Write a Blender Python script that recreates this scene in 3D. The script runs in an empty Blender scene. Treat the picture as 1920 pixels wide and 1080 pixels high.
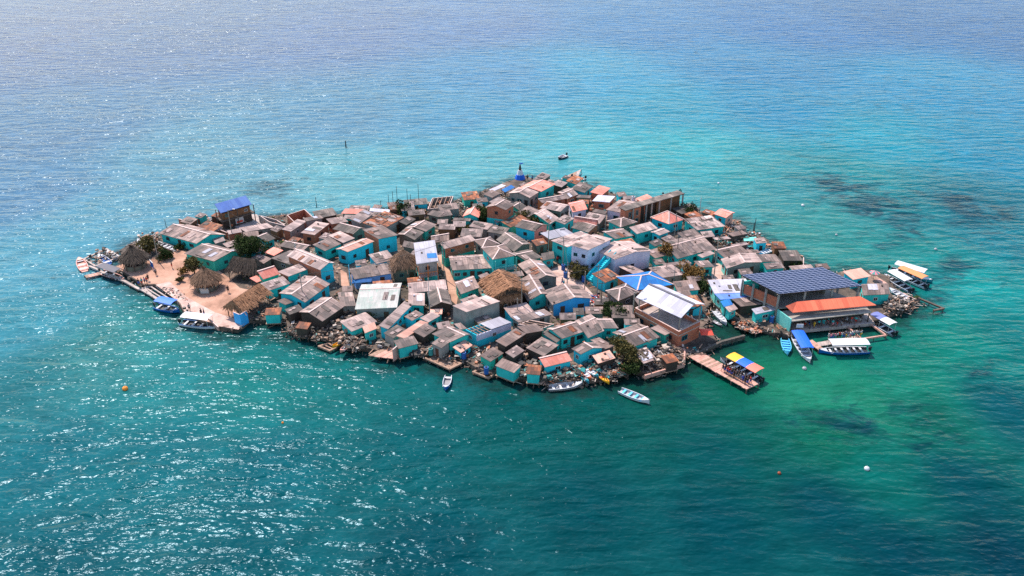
import bpy, bmesh, math, random
from mathutils import Vector, noise
R = math.radians
rnd = random.Random(7)
sc = bpy.context.scene; DENOISE = False
C = bpy.data.collections.new('island_scene'); sc.collection.children.link(C)

# ---------------------------------------------------------------- camera
CAM_H, PITCH, F = 88.0, R(28.5), 1600.0
cam = bpy.data.objects.new('camera', bpy.data.cameras.new('camera'))
cam.data.lens = F / 1920 * 36; cam.data.sensor_width = 36
cam.data.clip_start = 0.5; cam.data.clip_end = 20000
cam.location = (0, 0, CAM_H); cam.rotation_euler = (R(90) - PITCH, 0, 0)
C.objects.link(cam); sc.camera = cam

# ---------------------------------------------------------------- sky, sun, exposure
SUN_EL, SUN_AZ = R(57), R(-36)          # azimuth from +Y, negative towards -X
w = bpy.data.worlds.new('World'); sc.world = w; w.use_nodes = True
nt = w.node_tree; sky = nt.nodes.new('ShaderNodeTexSky'); sky.sky_type = 'NISHITA'; sky.sun_disc = False
sky.sun_elevation = SUN_EL; sky.sun_rotation = SUN_AZ; sky.air_density = 1.2; sky.dust_density = .6; sky.altitude = 80
nt.links.new(sky.outputs[0], nt.nodes['Background'].inputs[0]); nt.nodes['Background'].inputs[1].default_value = 0.15
sun = bpy.data.objects.new('sun', bpy.data.lights.new('sun', 'SUN')); C.objects.link(sun)
sun.data.energy = 3.8; sun.data.angle = R(0.5); sun.data.color = (1, .9, .8)
sd = Vector((math.sin(SUN_AZ) * math.cos(SUN_EL), math.cos(SUN_AZ) * math.cos(SUN_EL), math.sin(SUN_EL)))
sun.rotation_euler = sd.to_track_quat('Z', 'Y').to_euler()
vs = sc.view_settings; vs.view_transform = 'Standard'; vs.look = 'None'; vs.exposure = 0.68; vs.gamma = 1; vs.use_curve_mapping = False
sc.cycles.max_bounces = 5; sc.cycles.diffuse_bounces = 2; sc.cycles.glossy_bounces = 2; sc.cycles.transparent_max_bounces = 4
sc.cycles.use_denoising = DENOISE; sc.cycles.caustics_reflective = False; sc.cycles.caustics_refractive = False

# ---------------------------------------------------------------- survey: a sight line through the photo meets a level plane
FWD = Vector((0, math.cos(PITCH), -math.sin(PITCH))); UP = Vector((0, math.sin(PITCH), math.cos(PITCH)))
def P(px, py, z=0.0):
    d = FWD + Vector((1, 0, 0)) * ((px - 960) / F) + UP * ((540 - py) / F)
    t = (z - CAM_H) / d.z
    return Vector((0, 0, CAM_H)) + d * t
TILE = dict(a=(130,350), b=(130,480), c=(380,360), d=(380,480), e=(620,360), g=(620,480), i=(500,560), j=(760,560), k=(860,300),
            l=(860,440), m=(960,600), n=(1100,340), o=(1100,470), p=(1180,600), q=(1300,380), r=(1300,500), s=(1520,480), t=(1440,560), f=(0,0))
def T(tile, s):
    x0, y0 = TILE[tile]; q = 1.0 if tile == 'f' else 6.75
    return [(x0 + float(a.split(',')[0]) / q, y0 + float(a.split(',')[1]) / q) for a in s.split()]
ZG = 1.0                                 # level of the island's ground

# ---------------------------------------------------------------- materials
def srgb(r, g, b):
    f = lambda c: (c / 255 / 12.92) if c / 255 < .04045 else ((c / 255 + .055) / 1.055) ** 2.4
    return (f(r), f(g), f(b), 1)
class NM:
    def __init__(s, name):
        s.m = bpy.data.materials.new(name); s.m.use_nodes = True; s.t = s.m.node_tree; s.b = s.t.nodes['Principled BSDF']
    def n(s, k, **p):
        x = s.t.nodes.new('ShaderNode' + k)
        for a, v in p.items():
            if a.startswith('i_'): x.inputs[a[2:].replace('_', ' ')].default_value = v
            else: setattr(x, a, v)
        return x
    def l(s, a, b): s.t.links.new(a, b)
    def coord(s, which='Object', scale=(1,1,1)):
        tc = s.n('TexCoord'); mp = s.n('Mapping'); mp.inputs['Scale'].default_value = scale
        s.l(tc.outputs[which], mp.inputs[0]); return mp.outputs[0]
    def noise(s, vec, scale, detail=4, rough=.6, dist=0):
        x = s.n('TexNoise'); x.inputs['Scale'].default_value = scale; x.inputs['Detail'].default_value = detail
        x.inputs['Roughness'].default_value = rough; x.inputs['Distortion'].default_value = dist
        s.l(vec, x.inputs['Vector']); return x.outputs['Fac']
    def ramp(s, fac, stops):
        x = s.n('ValToRGB'); e = x.color_ramp.elements
        while len(e) < len(stops): e.new(.5)
        for q, (p, c) in zip(e, stops):
            q.position = p; q.color = c if len(c) == 4 else (*c, 1)
        s.l(fac, x.inputs[0]); return x.outputs[0]
    def mix(s, f, a, b, mode='MIX'):
        x = s.n('Mix', data_type='RGBA', blend_type=mode)
        for sock, v in ((x.inputs[0], f), (x.inputs[6], a), (x.inputs[7], b)):
            if hasattr(v, 'type') and hasattr(v, 'is_linked'): s.l(v, sock)
            else: sock.default_value = v if not isinstance(v, tuple) or len(v) == 4 else (*v, 1)
        return x.outputs[2]
    def base(s, c): s.l(c, s.b.inputs['Base Color'])
    def bump(s, h, strength=.5, dist=.05):
        x = s.n('Bump'); x.inputs['Strength'].default_value = strength; x.inputs['Distance'].default_value = dist
        s.l(h, x.inputs['Height']); s.l(x.outputs[0], s.b.inputs['Normal']); return x
    def rough(s, v): s.b.inputs['Roughness'].default_value = v
G3 = lambda v: (v, v, v, 1)
M = {}
def roof_mat(name, base, dark, light, rust=None, sheet=(.95, 1.8), contrast=1.0, tint=.38):
    a = NM(name); uv = a.coord('UV')
    oi = a.n('ObjectInfo')
    br = a.n('TexBrick'); a.l(uv, br.inputs['Vector']); br.offset = 0.0
    br.inputs['Color1'].default_value = G3(0); br.inputs['Color2'].default_value = G3(1); br.inputs['Mortar'].default_value = G3(.1)
    br.inputs['Scale'].default_value = 1; br.inputs['Mortar Size'].default_value = .045; br.inputs['Brick Width'].default_value = sheet[0]
    br.inputs['Row Height'].default_value = sheet[1]; br.inputs['Bias'].default_value = -.1
    c = a.ramp(br.outputs['Color'], [(0, dark), (.35, base), (.7, base), (1, light)])
    st = a.noise(a.coord('UV', (2.2, .22, 1)), 1.6, 5, .65)
    c = a.mix(.75 * contrast, c, a.ramp(st, [(.28, G3(.28)), (.48, G3(.85)), (.72, G3(1.45))]), 'MULTIPLY')
    big = a.noise(a.coord('Object'), .35, 3, .6)
    c = a.mix(.6 * contrast, c, a.ramp(big, [(.35, G3(.6)), (.65, G3(1.25))]), 'MULTIPLY')
    if rust:
        rn = a.noise(a.coord('Object', (1, 1, 1)), 1.1, 5, .7)
        c = a.mix(a.ramp(rn, [(.56, G3(0)), (.7, G3(.8))]), c, rust)
    v = a.n('MapRange'); a.l(oi.outputs['Random'], v.inputs['Value']); v.inputs['To Min'].default_value = .72; v.inputs['To Max'].default_value = 1.25
    wn = a.n('TexWhiteNoise', noise_dimensions='1D'); a.l(oi.outputs['Random'], wn.inputs['W']); c = a.mix(tint, c, a.ramp(wn.outputs['Value'], [(0, (.78, .68, .62, 1)), (.25, (1, .97, .95, 1)), (.5, (.92, .82, .76, 1)), (.75, (1, .92, .9, 1)), (1, (.72, .72, .74, 1))]), 'MULTIPLY')
    hs = a.n('HueSaturation'); a.l(v.outputs[0], hs.inputs['Value']); a.l(c, hs.inputs['Color'])
    a.base(hs.outputs[0]); a.rough(.75)
    wv = a.n('TexWave', wave_type='BANDS', bands_direction='X'); wv.inputs['Scale'].default_value = 1.8; a.l(uv, wv.inputs['Vector'])
    a.bump(wv.outputs['Fac'], .5, .03); M[name] = a.m
roof_mat('roof_grey', srgb(158,134,126), srgb(94,82,78), srgb(208,182,172), srgb(120,92,84))
roof_mat('roof_dark', srgb(122,108,100), srgb(72,64,60), srgb(178,156,146), srgb(104,86,80))
roof_mat('roof_pale', srgb(194,168,160), srgb(140,120,116), srgb(222,198,190), srgb(170,130,120), contrast=.7)
roof_mat('roof_brown', srgb(158,132,122), srgb(112,92,86), srgb(190,160,150), srgb(130,92,76))
roof_mat('roof_white', srgb(200,196,206), srgb(172,168,180), srgb(214,210,216), None, (1.1, 3.2), .35, tint=.25)
roof_mat('roof_salmon', srgb(240,154,136), srgb(224,130,112), srgb(248,178,162), srgb(230,178,166), (1.1, 2.4), .45, tint=.25)
roof_mat('roof_orange', srgb(232,116,84), srgb(210,98,70), srgb(240,132,100), None, (1.1, 2.8), .3, tint=.25)
roof_mat('roof_pink', srgb(226,176,158), srgb(206,152,134), srgb(238,196,182), srgb(190,140,122), (1.2, 3), .5, tint=.25)
roof_mat('roof_blue', srgb(106,144,214), srgb(86,124,202), srgb(126,162,222), None, (1.0, 4), .3, tint=.25)
roof_mat('roof_tarp', srgb(8,128,196), srgb(4,100,172), srgb(60,158,214), None, (1.7, 2.2), .6, tint=.25)
roof_mat('roof_green', srgb(184,178,172), srgb(160,166,158), srgb(200,192,188), srgb(116,166,146), (1.0, 2.0), .5, .1)
roof_mat('roof_patch', srgb(176,154,148), srgb(104,88,86), srgb(232,214,206), srgb(132,94,80), (.9, 1.5), 1.0)
roof_mat('roof_rust', srgb(170,96,56), srgb(100,58,38), srgb(206,160,120), srgb(150,62,30), (.6, 1.0), 1.0)
def wall_mat(name, col, dirt=.5, brick=False, streak=True, alt=None):
    a = NM(name)
    if brick:
        br = a.n('TexBrick'); a.l(a.coord('UV'), br.inputs['Vector']); br.inputs['Scale'].default_value = 1
        br.inputs['Brick Width'].default_value = .4; br.inputs['Row Height'].default_value = .2; br.inputs['Mortar Size'].default_value = .02
        br.inputs['Color1'].default_value = col; br.inputs['Color2'].default_value = alt; br.inputs['Mortar'].default_value = srgb(150,130,118)
        c = br.outputs['Color']
    else:
        c = a.mix(a.ramp(a.noise(a.coord('Object'), .5, 3), [(.4, G3(0)), (.7, G3(1))]), col, alt or col)
    st = a.noise(a.coord('UV', (1.6, .35, 1)), 1.3, 5, .7)
    c = a.mix(dirt, c, a.ramp(st, [(.3, G3(.45)), (.52, G3(.95)), (.7, G3(1.12))]), 'MULTIPLY')
    pn = a.noise(a.coord('Object'), 2.2, 5, .7)
    c = a.mix(a.ramp(pn, [(.62, G3(0)), (.74, G3(.55 * dirt))]), c, srgb(150,140,132))
    oi = a.n('ObjectInfo'); c = a.mix(.8, c, a.ramp(oi.outputs['Random'], [(0, (.8, .88, .92, 1)), (.3, (1, 1, 1, 1)), (.6, (.85, .8, .8, 1)), (1, (1, .98, .92, 1))]), 'MULTIPLY')
    a.base(c); a.rough(.85); M[name] = a.m
wall_mat('teal', srgb(52,208,200), .4, alt=srgb(34,186,182))
wall_mat('cyan', srgb(40,214,232), .3, alt=srgb(46,200,214))
wall_mat('green_wall', srgb(44,184,158), .45, alt=srgb(50,200,178))
wall_mat('mint', srgb(130,222,208), .45, alt=srgb(98,206,196))
wall_mat('blue_wall', srgb(52,168,238), .35, alt=srgb(64,180,240))
wall_mat('pale_blue', srgb(120,170,236), .4, alt=srgb(170,196,236))
wall_mat('white_wall', srgb(226,222,240), .35, alt=srgb(206,204,226))
wall_mat('concrete', srgb(164,156,150), .6, alt=srgb(138,134,128))
wall_mat('olive', srgb(128,124,110), .6, alt=srgb(112,106,96))
wall_mat('brick', srgb(216,116,72), .35, True, alt=srgb(182,86,52))
wall_mat('orange_wall', srgb(220,126,70), .4, alt=srgb(204,108,60))
wall_mat('wood_wall', srgb(134,92,62), .6, alt=srgb(108,72,48))
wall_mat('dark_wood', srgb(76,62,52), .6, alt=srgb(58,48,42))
wall_mat('pinkish', srgb(226,176,160), .5, alt=srgb(206,156,140))
def plain(name, col, rough=.6, var=.25, scale=3, alt=None, metal=0):
    a = NM(name); nz = a.noise(a.coord('Object'), scale, 4, .6)
    c = a.mix(var, col, a.ramp(nz, [(.3, G3(.4)), (.7, G3(1.5))]), 'MULTIPLY')
    if alt: c = a.mix(a.ramp(nz, [(.45, G3(0)), (.6, G3(1))]), c, alt)
    a.base(c); a.rough(rough); a.b.inputs['Metallic'].default_value = metal; M[name] = a.m
plain('glass', srgb(34,46,56), .15); plain('frame_white', srgb(196,192,188)); plain('frame_teal', srgb(28,130,130)); plain('door_brown', srgb(92,52,38))
plain('door_dark', srgb(48,40,38)); plain('door_orange', srgb(206,110,40)); plain('ridge', srgb(206,176,168)); plain('ridge_dark', srgb(90,84,84)); plain('ridge_blue', srgb(10,90,190))
plain('plank', srgb(176,140,118), .8, .7, 1.6, srgb(132,104,88)); plain('plank_dark', srgb(92,76,66), .85, .6, 1.6); plain('pole', srgb(150,140,130)); plain('pole_dark', srgb(62,56,54))
plain('stone', srgb(104,94,86), .9, .8, 1.1, srgb(66,60,54)); plain('junk_pale', srgb(182,164,152)); plain('junk_orange', srgb(176,104,70)); plain('junk_blue', srgb(30,88,160))
plain('junk_teal', srgb(44,136,134)); plain('junk_dark', srgb(52,48,46)); plain('junk_red', srgb(196,60,48)); plain('rubber', srgb(36,34,36))
plain('boat_white', srgb(200,202,208), .35, .15); plain('boat_blue', srgb(16,92,168), .35, .15); plain('boat_light', srgb(96,196,226), .4, .2); plain('boat_yellow', srgb(240,170,40), .45, .2)
plain('boat_orange', srgb(226,112,70), .45, .3); plain('boat_teal', srgb(40,134,146), .4, .2); plain('boat_grey', srgb(140,136,138), .5, .3); plain('boat_pink', srgb(214,150,134), .5, .4); plain('boat_in', srgb(170,168,172), .6, .3)
plain('boat_dark', srgb(46,48,54), .5, .3); plain('hull_red', srgb(90,30,26), .6); plain('motor', srgb(30,30,34), .35)
plain('cv_blue', srgb(40,112,214), .6, .15); plain('cv_blue2', srgb(10,98,214), .6, .1); plain('cv_white', srgb(206,204,208), .5, .1); plain('cv_yellow', srgb(246,180,44), .6, .1); plain('cv_red', srgb(236,120,100), .6, .1)
plain('cv_orange', srgb(232,140,84), .6, .1); plain('cv_grey', srgb(96,92,100), .7, .2); plain('cv_violet', srgb(112,120,176), .6, .1)
plain('buoy_orange', srgb(240,140,40)); plain('buoy_red', srgb(150,70,40)); plain('red', srgb(226,74,50), .6, .1)
plain('deck_pink', srgb(206,158,142), .85, .35, .6, srgb(186,136,120)); plain('deck_concrete', srgb(176,158,150), .85, .5, .5)
plain('trunk', srgb(98,78,62), .9, .5); plain('skin', srgb(128,82,58)); plain('hair', srgb(26,20,18))
for nm, c in dict(white=(200,198,196), red=(200,50,40), blue=(40,80,170), grey=(120,120,126), black=(34,34,40), yellow=(226,180,50), teal=(40,160,160), pink=(220,130,140)).items(): plain('cloth_' + nm, srgb(*c), .9, .1)
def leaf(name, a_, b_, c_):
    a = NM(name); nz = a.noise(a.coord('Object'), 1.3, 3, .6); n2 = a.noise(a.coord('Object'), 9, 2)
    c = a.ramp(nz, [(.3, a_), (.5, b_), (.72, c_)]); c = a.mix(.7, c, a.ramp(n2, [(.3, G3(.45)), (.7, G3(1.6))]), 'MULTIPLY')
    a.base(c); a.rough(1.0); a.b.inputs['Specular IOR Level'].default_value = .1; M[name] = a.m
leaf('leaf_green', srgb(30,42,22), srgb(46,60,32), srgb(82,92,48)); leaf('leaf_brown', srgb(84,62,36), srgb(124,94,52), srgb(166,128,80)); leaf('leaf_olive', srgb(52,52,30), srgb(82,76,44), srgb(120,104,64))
def thatch(name, a_, b_, c_):
    a = NM(name); u = a.coord('UV', (5, .8, 1)); nz = a.noise(u, 2.2, 5, .7); n2 = a.noise(a.coord('Object'), .9, 3)
    c = a.ramp(nz, [(.3, a_), (.5, b_), (.72, c_)]); c = a.mix(.6, c, a.ramp(n2, [(.3, G3(.5)), (.7, G3(1.4))]), 'MULTIPLY')
    a.base(c); a.rough(.95); a.bump(nz, .8, .08); M[name] = a.m
thatch('thatch_gold', srgb(96,64,42), srgb(152,106,76), srgb(204,156,122)); thatch('thatch_grey', srgb(46,38,32), srgb(82,68,58), srgb(122,104,90)); thatch('thatch_brown', srgb(70,50,38), srgb(120,90,70), srgb(176,140,112))
def solar():
    a = NM('solar'); br = a.n('TexBrick'); a.l(a.coord('UV'), br.inputs['Vector']); br.offset = 0
    br.inputs['Color1'].default_value = srgb(30,40,66); br.inputs['Color2'].default_value = srgb(40,52,80); br.inputs['Mortar'].default_value = srgb(150,156,182)
    br.inputs['Scale'].default_value = 1; br.inputs['Mortar Size'].default_value = .05; br.inputs['Mortar Smooth'].default_value = .1; br.inputs['Brick Width'].default_value = 1.1; br.inputs['Row Height'].default_value = .78
    a.base(br.outputs['Color']); a.rough(.25); M['solar'] = a.m
solar()
def ground_mats():
    a = NM('island_dirt'); v = a.coord('Object'); n1 = a.noise(v, .25, 6, .7); n2 = a.noise(v, 3.0, 5, .75)
    c = a.ramp(n1, [(.35, srgb(58,52,46)), (.5, srgb(96,82,72)), (.62, srgb(140,116,102)), (.75, srgb(84,74,66))])
    c = a.mix(.8, c, a.ramp(n2, [(.3, G3(.4)), (.55, G3(1)), (.75, G3(1.5))]), 'MULTIPLY'); a.base(c); a.rough(.95); a.bump(n2, .7, .1); M['island_dirt'] = a.m
    a = NM('sand'); v = a.coord('Object'); n1 = a.noise(v, .18, 6, .65); n2 = a.noise(v, 2.0, 5, .75)
    c = a.ramp(n1, [(.35, srgb(150,112,92)), (.5, srgb(182,138,116)), (.65, srgb(196,156,134))])
    c = a.mix(.35, c, a.ramp(n2, [(.3, G3(.6)), (.6, G3(1.1))]), 'MULTIPLY'); a.base(c); a.rough(.95); a.bump(n2, .4, .05); M['sand'] = a.m
    a = NM('paving'); v = a.coord('Object'); n1 = a.noise(v, .4, 6, .65)
    c = a.ramp(n1, [(.35, srgb(172,140,128)), (.5, srgb(194,162,150)), (.65, srgb(206,180,168))]); a.base(c); a.rough(.9); M['paving'] = a.m
ground_mats()

# ---------------------------------------------------------------- mesh builder
class MB:
    def __init__(s): s.v = []; s.f = []; s.m = []; s.uv = []
    def poly(s, pts, mi=0, uv=None):
        b = len(s.v); s.v += [tuple(p) for p in pts]; s.f.append(tuple(range(b, b + len(pts)))); s.m.append(mi)
        if uv is None:
            p0 = Vector(pts[0]); u = (Vector(pts[1]) - p0); u = u.normalized() if u.length > 1e-6 else Vector((1, 0, 0))
            nn = u.cross(Vector(pts[-1]) - p0); vv = nn.cross(u); vv = vv.normalized() if vv.length > 1e-9 else Vector((0, 0, 1))
            uv = [((Vector(p) - p0).dot(u), (Vector(p) - p0).dot(vv)) for p in pts]
        s.uv += uv
    def prism(s, bot, top, mi=0, mtop=None, uvtop=None, cap=True):
        n = len(bot)
        for i in range(n):
            j = (i + 1) % n; s.poly([bot[i], bot[j], top[j], top[i]], mi)
        s.poly(list(top), mi if mtop is None else mtop, uvtop)
        if cap: s.poly(list(reversed(bot)), mi)
    def box(s, c, sz, rz=0, mi=0, tilt=None):
        c = Vector(c); hx, hy, hz = sz[0] / 2, sz[1] / 2, sz[2] / 2; ca, sa = math.cos(rz), math.sin(rz)
        ex = Vector((ca, sa, 0)); ey = Vector((-sa, ca, 0)); ez = Vector((0, 0, 1))
        if tilt:
            from mathutils import Matrix
            q = Matrix.Rotation(tilt[0], 3, ex) @ Matrix.Rotation(tilt[1], 3, ey); ex, ey, ez = q @ ex, q @ ey, q @ ez
        q = lambda a, b, d: c + ex * a * hx + ey * b * hy + ez * d * hz
        s.prism([q(-1,-1,-1), q(1,-1,-1), q(1,1,-1), q(-1,1,-1)], [q(-1,-1,1), q(1,-1,1), q(1,1,1), q(-1,1,1)], mi)
    def beam(s, a, b, wd=.12, ht=.12, mi=0):
        a, b = Vector(a), Vector(b); d = b - a
        if d.length < 1e-4: return
        d.normalize(); u = d.cross(Vector((0, 0, 1)))
        if u.length < .05: u = Vector((1, 0, 0))
        u.normalize(); v = u.cross(d).normalized(); q = lambda p, x, y: p + u * x * wd / 2 + v * y * ht / 2
        s.prism([q(a,-1,-1), q(a,1,-1), q(a,1,1), q(a,-1,1)], [q(b,-1,-1), q(b,1,-1), q(b,1,1), q(b,-1,1)], mi)
    def tube(s, a, b, r0, r1, n=7, mi=0):
        a, b = Vector(a), Vector(b); d = (b - a).normalized(); u = d.orthogonal().normalized(); v = d.cross(u)
        c = lambda p, r: [p + (u * math.cos(t * 2 * math.pi / n) + v * math.sin(t * 2 * math.pi / n)) * r for t in range(n)]
        s.prism(c(a, r0), c(b, r1), mi)
    def ball(s, c, rx, ry, rz, n=8, m=5, mi=0, jit=0):
        c = Vector(c); rows = []
        for i in range(m + 1):
            th = math.pi * i / m; row = []
            for j in range(n):
                k = 1 + (rnd.uniform(-jit, jit) if jit else 0); ph = 2 * math.pi * j / n
                row.append(c + Vector((rx * math.sin(th) * math.cos(ph), ry * math.sin(th) * math.sin(ph), rz * math.cos(th))) * k)
            rows.append(row)
        rows[0] = [rows[0][0]] * n; rows[m] = [rows[m][0]] * n
        for i in range(m):
            for j in range(n):
                k = (j + 1) % n
                if i == 0: s.poly([rows[0][0], rows[1][j], rows[1][k]], mi)
                elif i == m - 1: s.poly([rows[i][j], rows[m][0], rows[i][k]], mi)
                else: s.poly([rows[i][j], rows[i + 1][j], rows[i + 1][k], rows[i][k]], mi)
    def build(s, name, mats, parent=None, org=None, smooth=False):
        if not s.v: return None
        me = bpy.data.meshes.new(name); o0 = Vector(org) if org is not None else Vector((0, 0, 0))
        me.from_pydata([tuple(Vector(v) - o0) for v in s.v], [], s.f)
        for mt in (mats if isinstance(mats, (list, tuple)) else [mats]): me.materials.append(M[mt] if isinstance(mt, str) else mt)
        me.polygons.foreach_set('material_index', s.m)
        ul = me.uv_layers.new(name='UVMap'); ul.data.foreach_set('uv', [c for q in s.uv for c in q])
        if smooth: me.polygons.foreach_set('use_smooth', [True] * len(s.f))
        me.update(); o = bpy.data.objects.new(name, me); C.objects.link(o)
        if parent is not None:
            o.parent = parent; o.location = o0 - parent.location if parent.parent is None else o0 - parent.location - parent.parent.location
        else: o.location = o0
        return o
def tag(o, label=None, cat=None, group=None, kind=None):
    if label: o['label'] = label
    if cat: o['category'] = cat
    if group: o['group'] = group
    if kind: o['kind'] = kind
    return o
def thing(name, label, cat, loc, group=None):
    o = bpy.data.objects.new(name, None); C.objects.link(o); o.location = loc; o.empty_display_size = .3
    return tag(o, label, cat, group)
# ---------------------------------------------------------------- island ground
SHORE = T('f', '214,500 228,494 232,484 224,469 262,447 300,438 335,424 392,412 430,412 480,412 510,404 545,402 590,408 640,401 700,396 750,388 800,380 850,376 882,370 905,358 950,341 985,330 1002,336 1040,343 1062,340 1098,342 1104,357 1135,360 1168,366 1180,377 1215,381 1300,388 1312,397 1335,409 1386,412 1396,434 1436,447 1456,468 1502,486 1507,504 1560,514 1590,506 1632,507 1668,518 1668,530 1700,556 1726,562 1708,574 1680,584 1655,592 1648,600 1600,604 1484,606 1480,628 1450,622 1400,606 1356,586 1336,566 1326,575 1330,600 1318,612 1346,638 1310,662 1290,660 1284,674 1212,700 1186,692 1150,704 1100,712 1028,714 968,706 946,692 922,700 888,686 858,668 842,680 806,664 780,652 744,666 690,652 640,644 606,632 540,620 536,598 500,600 468,598 446,616 408,612 347,590 335,567 292,533 270,534 246,520')
shore_w = [P(x, y, ZG) for x, y in SHORE]
def sheet(name, pts, z, mat, depth=0, kind='structure', label=None):
    from mathutils.geometry import tessellate_polygon
    tri = tessellate_polygon([[Vector((p.x, p.y, 0)) for p in pts]])
    me = bpy.data.meshes.new(name); n = len(pts); vs_ = [(p.x, p.y, z) for p in pts]; fs = []
    for t in tri:
        a, b, c = (Vector(vs_[i]) for i in t)
        fs.append(tuple(t) if (b - a).cross(c - a).z > 0 else tuple(reversed(t)))
    if depth:
        cx = sum(p.x for p in pts) / n; cy = sum(p.y for p in pts) / n
        vs_ += [(p.x, p.y, z - depth) for p in pts]
        for i in range(n): fs.append((i, (i + 1) % n, n + (i + 1) % n, n + i))
    me.from_pydata(vs_, [], fs); me.materials.append(M[mat])
    bm = bmesh.new(); bm.from_mesh(me); bmesh.ops.recalc_face_normals(bm, faces=bm.faces); bm.to_mesh(me); bm.free()
    o = bpy.data.objects.new(name, me); C.objects.link(o); tag(o, label, None, None, kind); return o
sheet('ground', shore_w, ZG, 'island_dirt', 2.5)
PLAZA = T('f', '216,501 232,494 262,500 300,472 330,466 352,474 345,498 400,500 428,520 450,540 475,545 470,560 452,588 428,600 404,592 352,575 336,563 294,532 270,532 248,519')
sheet('sand_plaza', [P(x, y, ZG) for x, y in PLAZA], ZG + .012, 'sand')
sheet('path', [P(x, y, ZG) for x, y in T('f', '292,534 318,528 348,556 404,586 462,604 447,618 408,611 348,588 338,568')], ZG + .02, 'paving')
sheet('path', [P(x, y, ZG) for x, y in T('f', '1034,505 1050,498 1072,506 1092,530 1112,552 1100,566 1066,548 1044,544')], ZG + .016, 'paving')
sheet('path', [P(x, y, ZG) for x, y in T('f', '826,470 834,482 842,505 852,530 860,548 856,572 842,560 840,540 830,505 820,478')], ZG + .016, 'sand')
sheet('path', [P(x, y, ZG) for x, y in T('f', '1334,494 1352,494 1362,526 1336,524 1322,500')], ZG + .016, 'paving')
sheet('path', [P(x, y, ZG) for x, y in T('f', '638,505 650,512 656,540 640,536')], ZG + .016, 'sand')
sheet('path', [P(x, y, ZG) for x, y in T('f', '450,400 482,402 500,432 470,446 440,425')], ZG + .016, 'deck_concrete')

# ---------------------------------------------------------------- water: one sheet; its attribute is the colour of the water over sand, weed and depth, with pale sky reflection painted in at the far left
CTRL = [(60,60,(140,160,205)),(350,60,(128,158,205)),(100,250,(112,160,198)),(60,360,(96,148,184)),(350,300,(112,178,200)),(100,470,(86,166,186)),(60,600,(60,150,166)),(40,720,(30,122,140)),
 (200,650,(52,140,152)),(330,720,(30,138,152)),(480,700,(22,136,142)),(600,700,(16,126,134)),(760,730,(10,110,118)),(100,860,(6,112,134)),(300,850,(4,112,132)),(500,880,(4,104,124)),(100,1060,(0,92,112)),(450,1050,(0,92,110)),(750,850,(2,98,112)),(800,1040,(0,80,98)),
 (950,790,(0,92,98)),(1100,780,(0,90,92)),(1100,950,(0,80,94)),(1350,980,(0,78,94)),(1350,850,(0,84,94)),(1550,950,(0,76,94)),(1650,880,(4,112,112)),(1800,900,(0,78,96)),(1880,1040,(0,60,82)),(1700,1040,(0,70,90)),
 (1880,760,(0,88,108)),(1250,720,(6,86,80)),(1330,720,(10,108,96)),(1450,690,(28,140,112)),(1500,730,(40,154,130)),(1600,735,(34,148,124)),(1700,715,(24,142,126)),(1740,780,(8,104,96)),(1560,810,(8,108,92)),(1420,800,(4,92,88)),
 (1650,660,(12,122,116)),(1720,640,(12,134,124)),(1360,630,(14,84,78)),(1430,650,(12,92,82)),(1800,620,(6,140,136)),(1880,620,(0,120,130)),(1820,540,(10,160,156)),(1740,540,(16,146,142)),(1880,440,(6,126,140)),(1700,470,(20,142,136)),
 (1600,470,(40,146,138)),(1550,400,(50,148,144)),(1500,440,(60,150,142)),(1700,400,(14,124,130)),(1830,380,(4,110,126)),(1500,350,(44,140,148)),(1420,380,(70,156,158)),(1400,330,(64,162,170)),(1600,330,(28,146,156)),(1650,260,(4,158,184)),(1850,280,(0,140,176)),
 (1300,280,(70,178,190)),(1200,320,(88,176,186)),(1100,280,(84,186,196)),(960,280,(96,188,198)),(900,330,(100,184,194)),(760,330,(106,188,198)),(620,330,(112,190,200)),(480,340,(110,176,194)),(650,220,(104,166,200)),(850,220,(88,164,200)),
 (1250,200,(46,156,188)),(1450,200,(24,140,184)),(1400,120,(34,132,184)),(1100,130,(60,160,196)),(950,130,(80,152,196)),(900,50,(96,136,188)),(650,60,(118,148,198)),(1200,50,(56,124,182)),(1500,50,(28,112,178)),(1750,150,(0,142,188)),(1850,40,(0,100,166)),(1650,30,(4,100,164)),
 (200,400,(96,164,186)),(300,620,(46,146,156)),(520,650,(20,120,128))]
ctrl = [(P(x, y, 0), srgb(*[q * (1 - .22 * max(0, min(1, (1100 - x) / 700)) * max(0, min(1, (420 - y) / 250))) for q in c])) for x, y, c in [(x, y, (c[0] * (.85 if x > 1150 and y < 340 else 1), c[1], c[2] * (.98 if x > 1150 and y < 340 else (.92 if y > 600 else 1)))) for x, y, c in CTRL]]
REEF = [(1560,345,46,.8),(1500,340,30,.5),(1640,390,60,.8),(1800,385,55,.9),(1740,360,40,.5),(1860,400,50,.7),(1700,440,45,.6),(1540,435,40,.4),(1800,495,35,.8),(1470,480,34,.5),(1540,500,30,.6),(510,352,42,.8),(400,385,36,.45),(660,330,24,.3),(1600,800,70,.5),(1740,800,70,.5),(1480,790,60,.35),(1500,650,50,.4),(1400,640,50,.4),(1700,650,40,.4),(1250,720,50,.5),(1850,700,50,.4),(430,350,30,.3),(1760,560,30,.35),(1860,530,28,.5),(1600,360,80,.5),(1700,400,90,.45),(1850,440,70,.5),(1620,450,60,.4),(1420,420,40,.4),(1780,520,60,.4)]
reef = [(P(x, y, 0), (P(x + s, y, 0) - P(x - s, y, 0)).length / 2, a) for x, y, s, a in REEF]
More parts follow.
